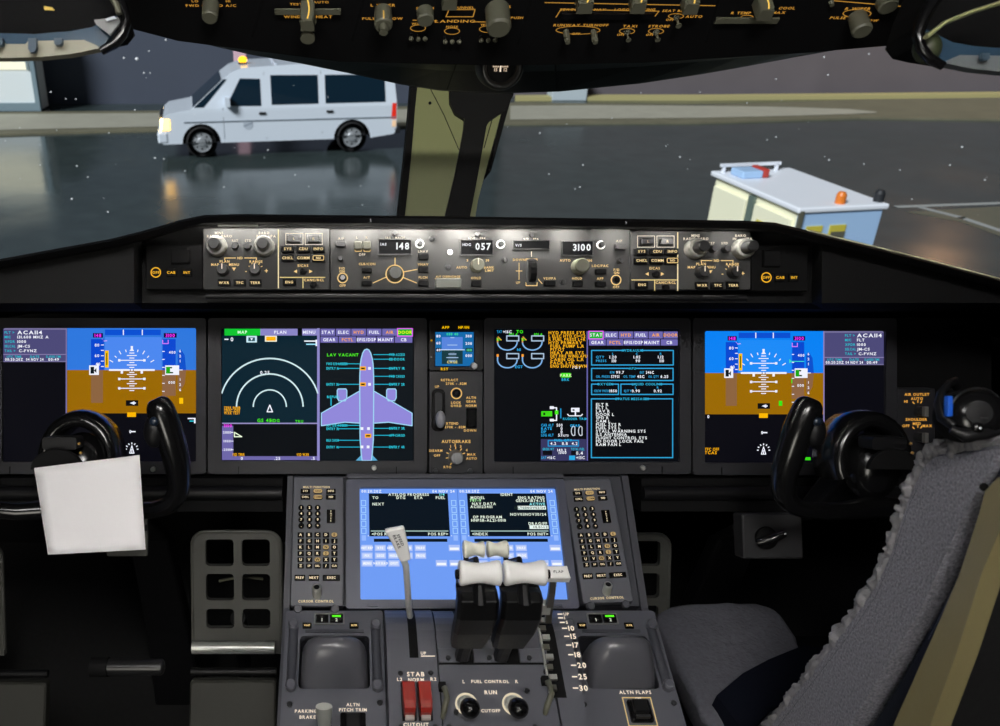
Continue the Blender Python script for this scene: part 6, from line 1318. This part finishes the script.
side([(-.4, .86), (4.9, .84), (4.9, .87), (-.4, .89)], mat('door_gap', (120, 130, 140), .6), 'side_moulding', .012)
for cx in (0, 3.77):
    b = B(); b.lathe([(.25, -.02), (.36, 0), (.385, .06), (.385, .2), (.34, .25)], VT, (cx, .26, .385), (0, -1, 0), n=32, sharp=False); w_ = b.put('wheel', van)
    b = B(); b.lathe([(.245, .235), (.235, .2), (.12, .215), (.09, .245), (0, .25)], mat('wheel_rim', (170, 174, 178), .4, metal=.4), (cx, .26, .385), (0, -1, 0), n=24)
    for i in range(8): a = 2 * pi * i / 8; b.ball((cx + .17 * math.cos(a), .055, .385 + .17 * math.sin(a)), (.028, .01, .028), VB, 8, 6)
    b.put('rim', w_)
    b = B(); b.lathe([(.36, 0), (.385, .06), (.385, .2), (.3, .22), (0, .22)], VT, (cx, 1.95, .385), (0, -1, 0), n=24, sharp=False); b.put('wheel', van)
    b = B(); ar = [(cx + .47 * math.cos(math.radians(a)), .36 + .47 * math.sin(math.radians(a))) for a in range(0, 181, 15)]; b.rings([[(x, .02, z) for x, z in ar], [(x, .6, z) for x, z in ar]], VB, closed=False, sm=False); b.poly([(x, .6, z) for x, z in ar], VB); b.put('wheel_arch', van)
b = B(); b.box(-1.06, -.8, -.02, 2.02, .38, .66, VW); b.put('front_bumper', van, bevel=.05)
b = B(); b.box(4.85, 5.02, 0, 2, .45, .62, VB); b.put('rear_bumper', van, bevel=.03)
b = B(); b.box(-.99, -.9, .45, 1.55, .7, .98, VB)
for i in range(5): b.box(-1.0, -.98, .45, 1.55, .72 + i * .055, .74 + i * .055, SILV)
b.put('grille', van)
for y0_ in (.03, 1.6):
    b = B(); b.box(-.965, -.88, y0_, y0_ + .36, .7, .92, em('#ffd898', 14)); b.put('headlight', van, bevel=.02)
side([(-.95, .7), (-.74, .7), (-.74, .96), (-.9, .96)], em('#ffc058', 7), 'side_lamp', .012)
side([(4.78, .82), (4.9, .82), (4.9, 1.2), (4.8, 1.2)], em('#e83020', .9), 'tail_light'); side([(4.8, .62), (4.9, .62), (4.9, .78), (4.8, .78)], em('#ffd8b0', .9), 'reverse_lamp')
b = B(); b.box(.62, .74, -.2, -.02, 1.24, 1.46, VW); b.box(.745, .75, -.19, -.03, 1.26, 1.44, VW); b.put('wing_mirror', van, bevel=.02)
b = B(); b.lathe([(.11, 0), (.11, .04), (.08, .05)], VB, (1.15, .9, 2.1), n=18); bs_ = b.put('beacon_base', van); b = B(); b.ball((1.15, .9, 2.2), (.11, .11, .09), em('#ffb020', 3.2), 16, 10); b.put('beacon', van)
for x in (1.9, 3.9): b = B(); b.box(x, x + .05, .3, 1.7, 2.14, 2.17, VW); b.put('roof_rib', van)
b = B(); crest = circ(1.16, .78, .12, 20); b.poly([(x, -.006, z) for x, z in crest], mat('emblem_faded', (186, 196, 208), .5)); b.line([(1.05, .74), (1.27, .82)], .02, 0, mat('emblem_dark', (120, 132, 150), .5)); n_ = len(crest); b.v[n_:] = [(v[0], -.008, v[1]) for v in b.v[n_:]]; b.put('door_emblem', van)
# ---- service cart
ZR = ZG + 1.9
A_, Bq, Cq, Dq = atZ(714, 171, ZR), atZ(796, 169.6, ZR), atZ(893, 206, ZR), atZ(800, 207.6, ZR)
o = V((Dq.x, Dq.y, ZG)); ey = (A_ - Dq); Ly = ey.length; ey.normalize(); ex = V((ey.y, -ey.x, 0)); Wx = (Cq - Dq).length
cart = thing('service_cart', 'white ground service cart with flat roof and yellow labels', 'cart', Matrix(((ex.x, ey.x, 0, o.x), (ex.y, ey.y, 0, o.y), (0, 0, 1, o.z), (0, 0, 0, 1))))
CWt = mat('cart_cream', (246, 244, 214), .5, bump=.05, scale=4); CBl = mat('cart_pale_blue', (164, 196, 232), .5, bump=.05, scale=4); CRf = mat('cart_roof', (232, 236, 244), .45, bump=.05, scale=4)
b = B(); b.box(.03, Wx - .03, .03, Ly - .03, .35, 1.84, CWt); b.put('body', cart, bevel=.02)
b = B(); b.box(.02, Wx - .02, .0, .04, .35, 1.82, CBl); b.put('end_panel', cart, bevel=.01)
b = B(); b.box(-.03, Wx + .03, -.03, Ly + .03, 1.83, 1.9, CRf); rf = b.put('roof', cart, bevel=.02)
b = B(); b.box(.0, .05, -.04, .0, .35, 1.86, OLIVE); b.put('corner_post', cart)
b = B(); b.box(-.02, .02, Ly * .46, Ly * .52, .4, 1.8, mat('cart_green_grey', (100, 116, 108), .5)); b.put('door_gap', cart)
b = B(); b.box(-.02, .03, .1, Ly * .44, .5, 1.72, CWt); b.box(-.03, -.02, .14, .18, 1.0, 1.25, VB); b.put('side_door', cart, bevel=.01)
b = B(); b.box(-.02, .03, Ly * .55, Ly * .95, .5, 1.72, CWt); b.put('side_door', cart, bevel=.01)
YL = mat('label_yellow', (200, 186, 70), .5); RDm = mat('label_red', (180, 60, 50), .5)
b = B(); b.box(-.03, -.02, Ly * .3, Ly * .38, 1.2, 1.55, YL); b.box(-.034, -.03, Ly * .31, Ly * .37, 1.3, 1.36, OLIVE); b.put('yellow_label', cart)
b = B(); b.box(-.03, -.02, Ly * .6, Ly * .9, .8, 1.05, YL); b.put('yellow_label', cart)
for x0 in (.14, .44):
    b = B(); b.box(x0 * Wx / 1.1, (x0 + .2) * Wx / 1.1, -.02, 0, 1.45, 1.66, YL); b.box((x0 + .02) * Wx / 1.1, (x0 + .2) * Wx / 1.1, -.026, -.02, 1.5, 1.58, OLIVE); b.put('warning_label', cart)
b = B(); b.box(.42 * Wx, .72 * Wx, -.02, 0, 1.36, 1.43, RDm); b.put('red_stripe', cart)
b = B(); b.box(.1 * Wx, .36 * Wx, Ly - .5, Ly - .2, 1.9, 2.0, CBl); b.box(.36 * Wx, .44 * Wx, Ly - .5, Ly - .2, 1.9, 2.02, RDm); b.put('roof_unit', cart, bevel=.02)
b = B(); b.box(.02 * Wx, .8 * Wx, Ly - .12, Ly - .08, 1.98, 2.02, CRf); b.box(.05 * Wx, .08 * Wx, Ly - .12, Ly - .08, 1.9, 2.0, CRf); b.box(.74 * Wx, .77 * Wx, Ly - .12, Ly - .08, 1.9, 2.0, CRf); b.put('roof_rail', cart)
for x_, m_ in ((.52, mat('lamp_orange', (220, 120, 40), .4)), (.97, VB)):
    b = B(); b.lathe([(.06, 0), (.06, .1), (.04, .14), (0, .15)], m_, (x_ * Wx, .1, 1.9), n=14); b.put('roof_lamp', cart)
for x_ in (.1, Wx - .1):
    for y_ in (.35, Ly - .35):
        b = B(); b.lathe([(.14, -.06), (.19, -.05), (.19, .05), (.14, .06), (0, .06)], VT, (x_, y_, .19), (-1, 0, 0), n=20); b.put('wheel', cart)
b = B(); b.box(.05, Wx - .05, .05, Ly - .05, .22, .36, VB); b.put('chassis', cart)
# ------------------------------------------------------------------ light, sky, camera
w = bpy.data.worlds.new('night_sky'); sc.world = w; w.use_nodes = True; nt = w.node_tree
bg = nt.nodes['Background']; bg.inputs['Color'].default_value = (.14, .16, .175, 1); bg.inputs['Strength'].default_value = .4
def lamp(name, kind, loc, target, energy, color=(1, 1, 1), size=.5, size_y=None, spot=None):
    l = bpy.data.lights.new(name, kind); l.energy = energy; l.color = color
    if kind == 'AREA':
        l.size = size
        if size_y: l.shape = 'RECTANGLE'; l.size_y = size_y
    elif kind == 'SUN': l.angle = size
    else: l.shadow_soft_size = size
    if spot: l.spot_size = math.radians(spot[0]); l.spot_blend = spot[1]
    o = bpy.data.objects.new(name, l); COL.objects.link(o); o.location = loc
    o.rotation_euler = (V(target) - V(loc)).to_track_quat('-Z', 'Y').to_euler(); return o
# apron floodlights standing behind the aircraft
lamp('apron_floodlight', 'SUN', (-27, -24, 34), (3, 10, 0), 4.3, (.95, .98, 1), .3)
p = gp(880, 96); lamp('sodium_lamp', 'POINT', (p.x + 2, p.y - 2.5, ZG + 7.5), (0, 0, 0), 340, (1, .55, .28), .5)
# flight deck dome and map lights, then two added fill lamps
lamp('dome_light', 'AREA', (.1, -.25, 2.1), (.15, 1.15, .55), 21, (1, .97, .93), .5, .3)
lamp('map_light', 'AREA', (-.5, -.1, 2.1), (-.33, 1.1, .6), 5, (1, .98, .96), .2)
lamp('rear_fill_light', 'AREA', (-.6, -1.0, 1.12), (.4, 1.4, 1.0), 8, (1, .96, .86), .5, .7)  # added fill from behind for post and seat side, no lit doorway there
lamp('post_fill_spot', 'SPOT', (-.05, -.95, 1.3), P(452, 140, 1.6), 200, (1, .97, .88), .03, spot=(7.2, .35))  # added spot without a fixture, brightens the window post
# floodlights tucked under the hood lip
for i, (x, pw) in enumerate(((225, .11), (262, .1), (310, .12), (360, .13), (410, .15), (460, .2), (510, .22), (560, .18), (610, .15), (660, .12), (720, .12))):
    a = P(x, 225 + i * .32, 1.127); c_ = P(x, 243, 1.144); lamp('hood_floodlight', 'AREA', a, c_, pw, (1, .96, .88), .055, .005)
cam = bpy.data.cameras.new('camera'); co = bpy.data.objects.new('camera', cam); COL.objects.link(co)
cam.sensor_fit = 'HORIZONTAL'; cam.sensor_width = 36; cam.lens = FPX / 1000 * 36; cam.shift_x = (500 - CX) / 1000; cam.clip_start = .02; cam.clip_end = 500
co.matrix_world = Matrix(((1, UP.x, -FW.x, C.x), (0, UP.y, -FW.y, C.y), (0, UP.z, -FW.z, C.z), (0, 0, 0, 1)))
cam.dof.use_dof = True; cam.dof.focus_distance = 1.3; cam.dof.aperture_fstop = cam.lens / 1000 / .0036
sc.camera = co
sc.view_settings.view_transform = 'Standard'; sc.view_settings.look = 'None'; sc.view_settings.gamma = 1; sc.view_settings.exposure = 0; sc.view_settings.use_curve_mapping = False
sc.cycles.use_denoising = True; sc.cycles.max_bounces = 6; sc.cycles.transparent_max_bounces = 12; sc.cycles.caustics_reflective = False; sc.cycles.caustics_refractive = False; sc.cycles.sample_clamp_indirect = 3
bpy.context.view_layer.update()
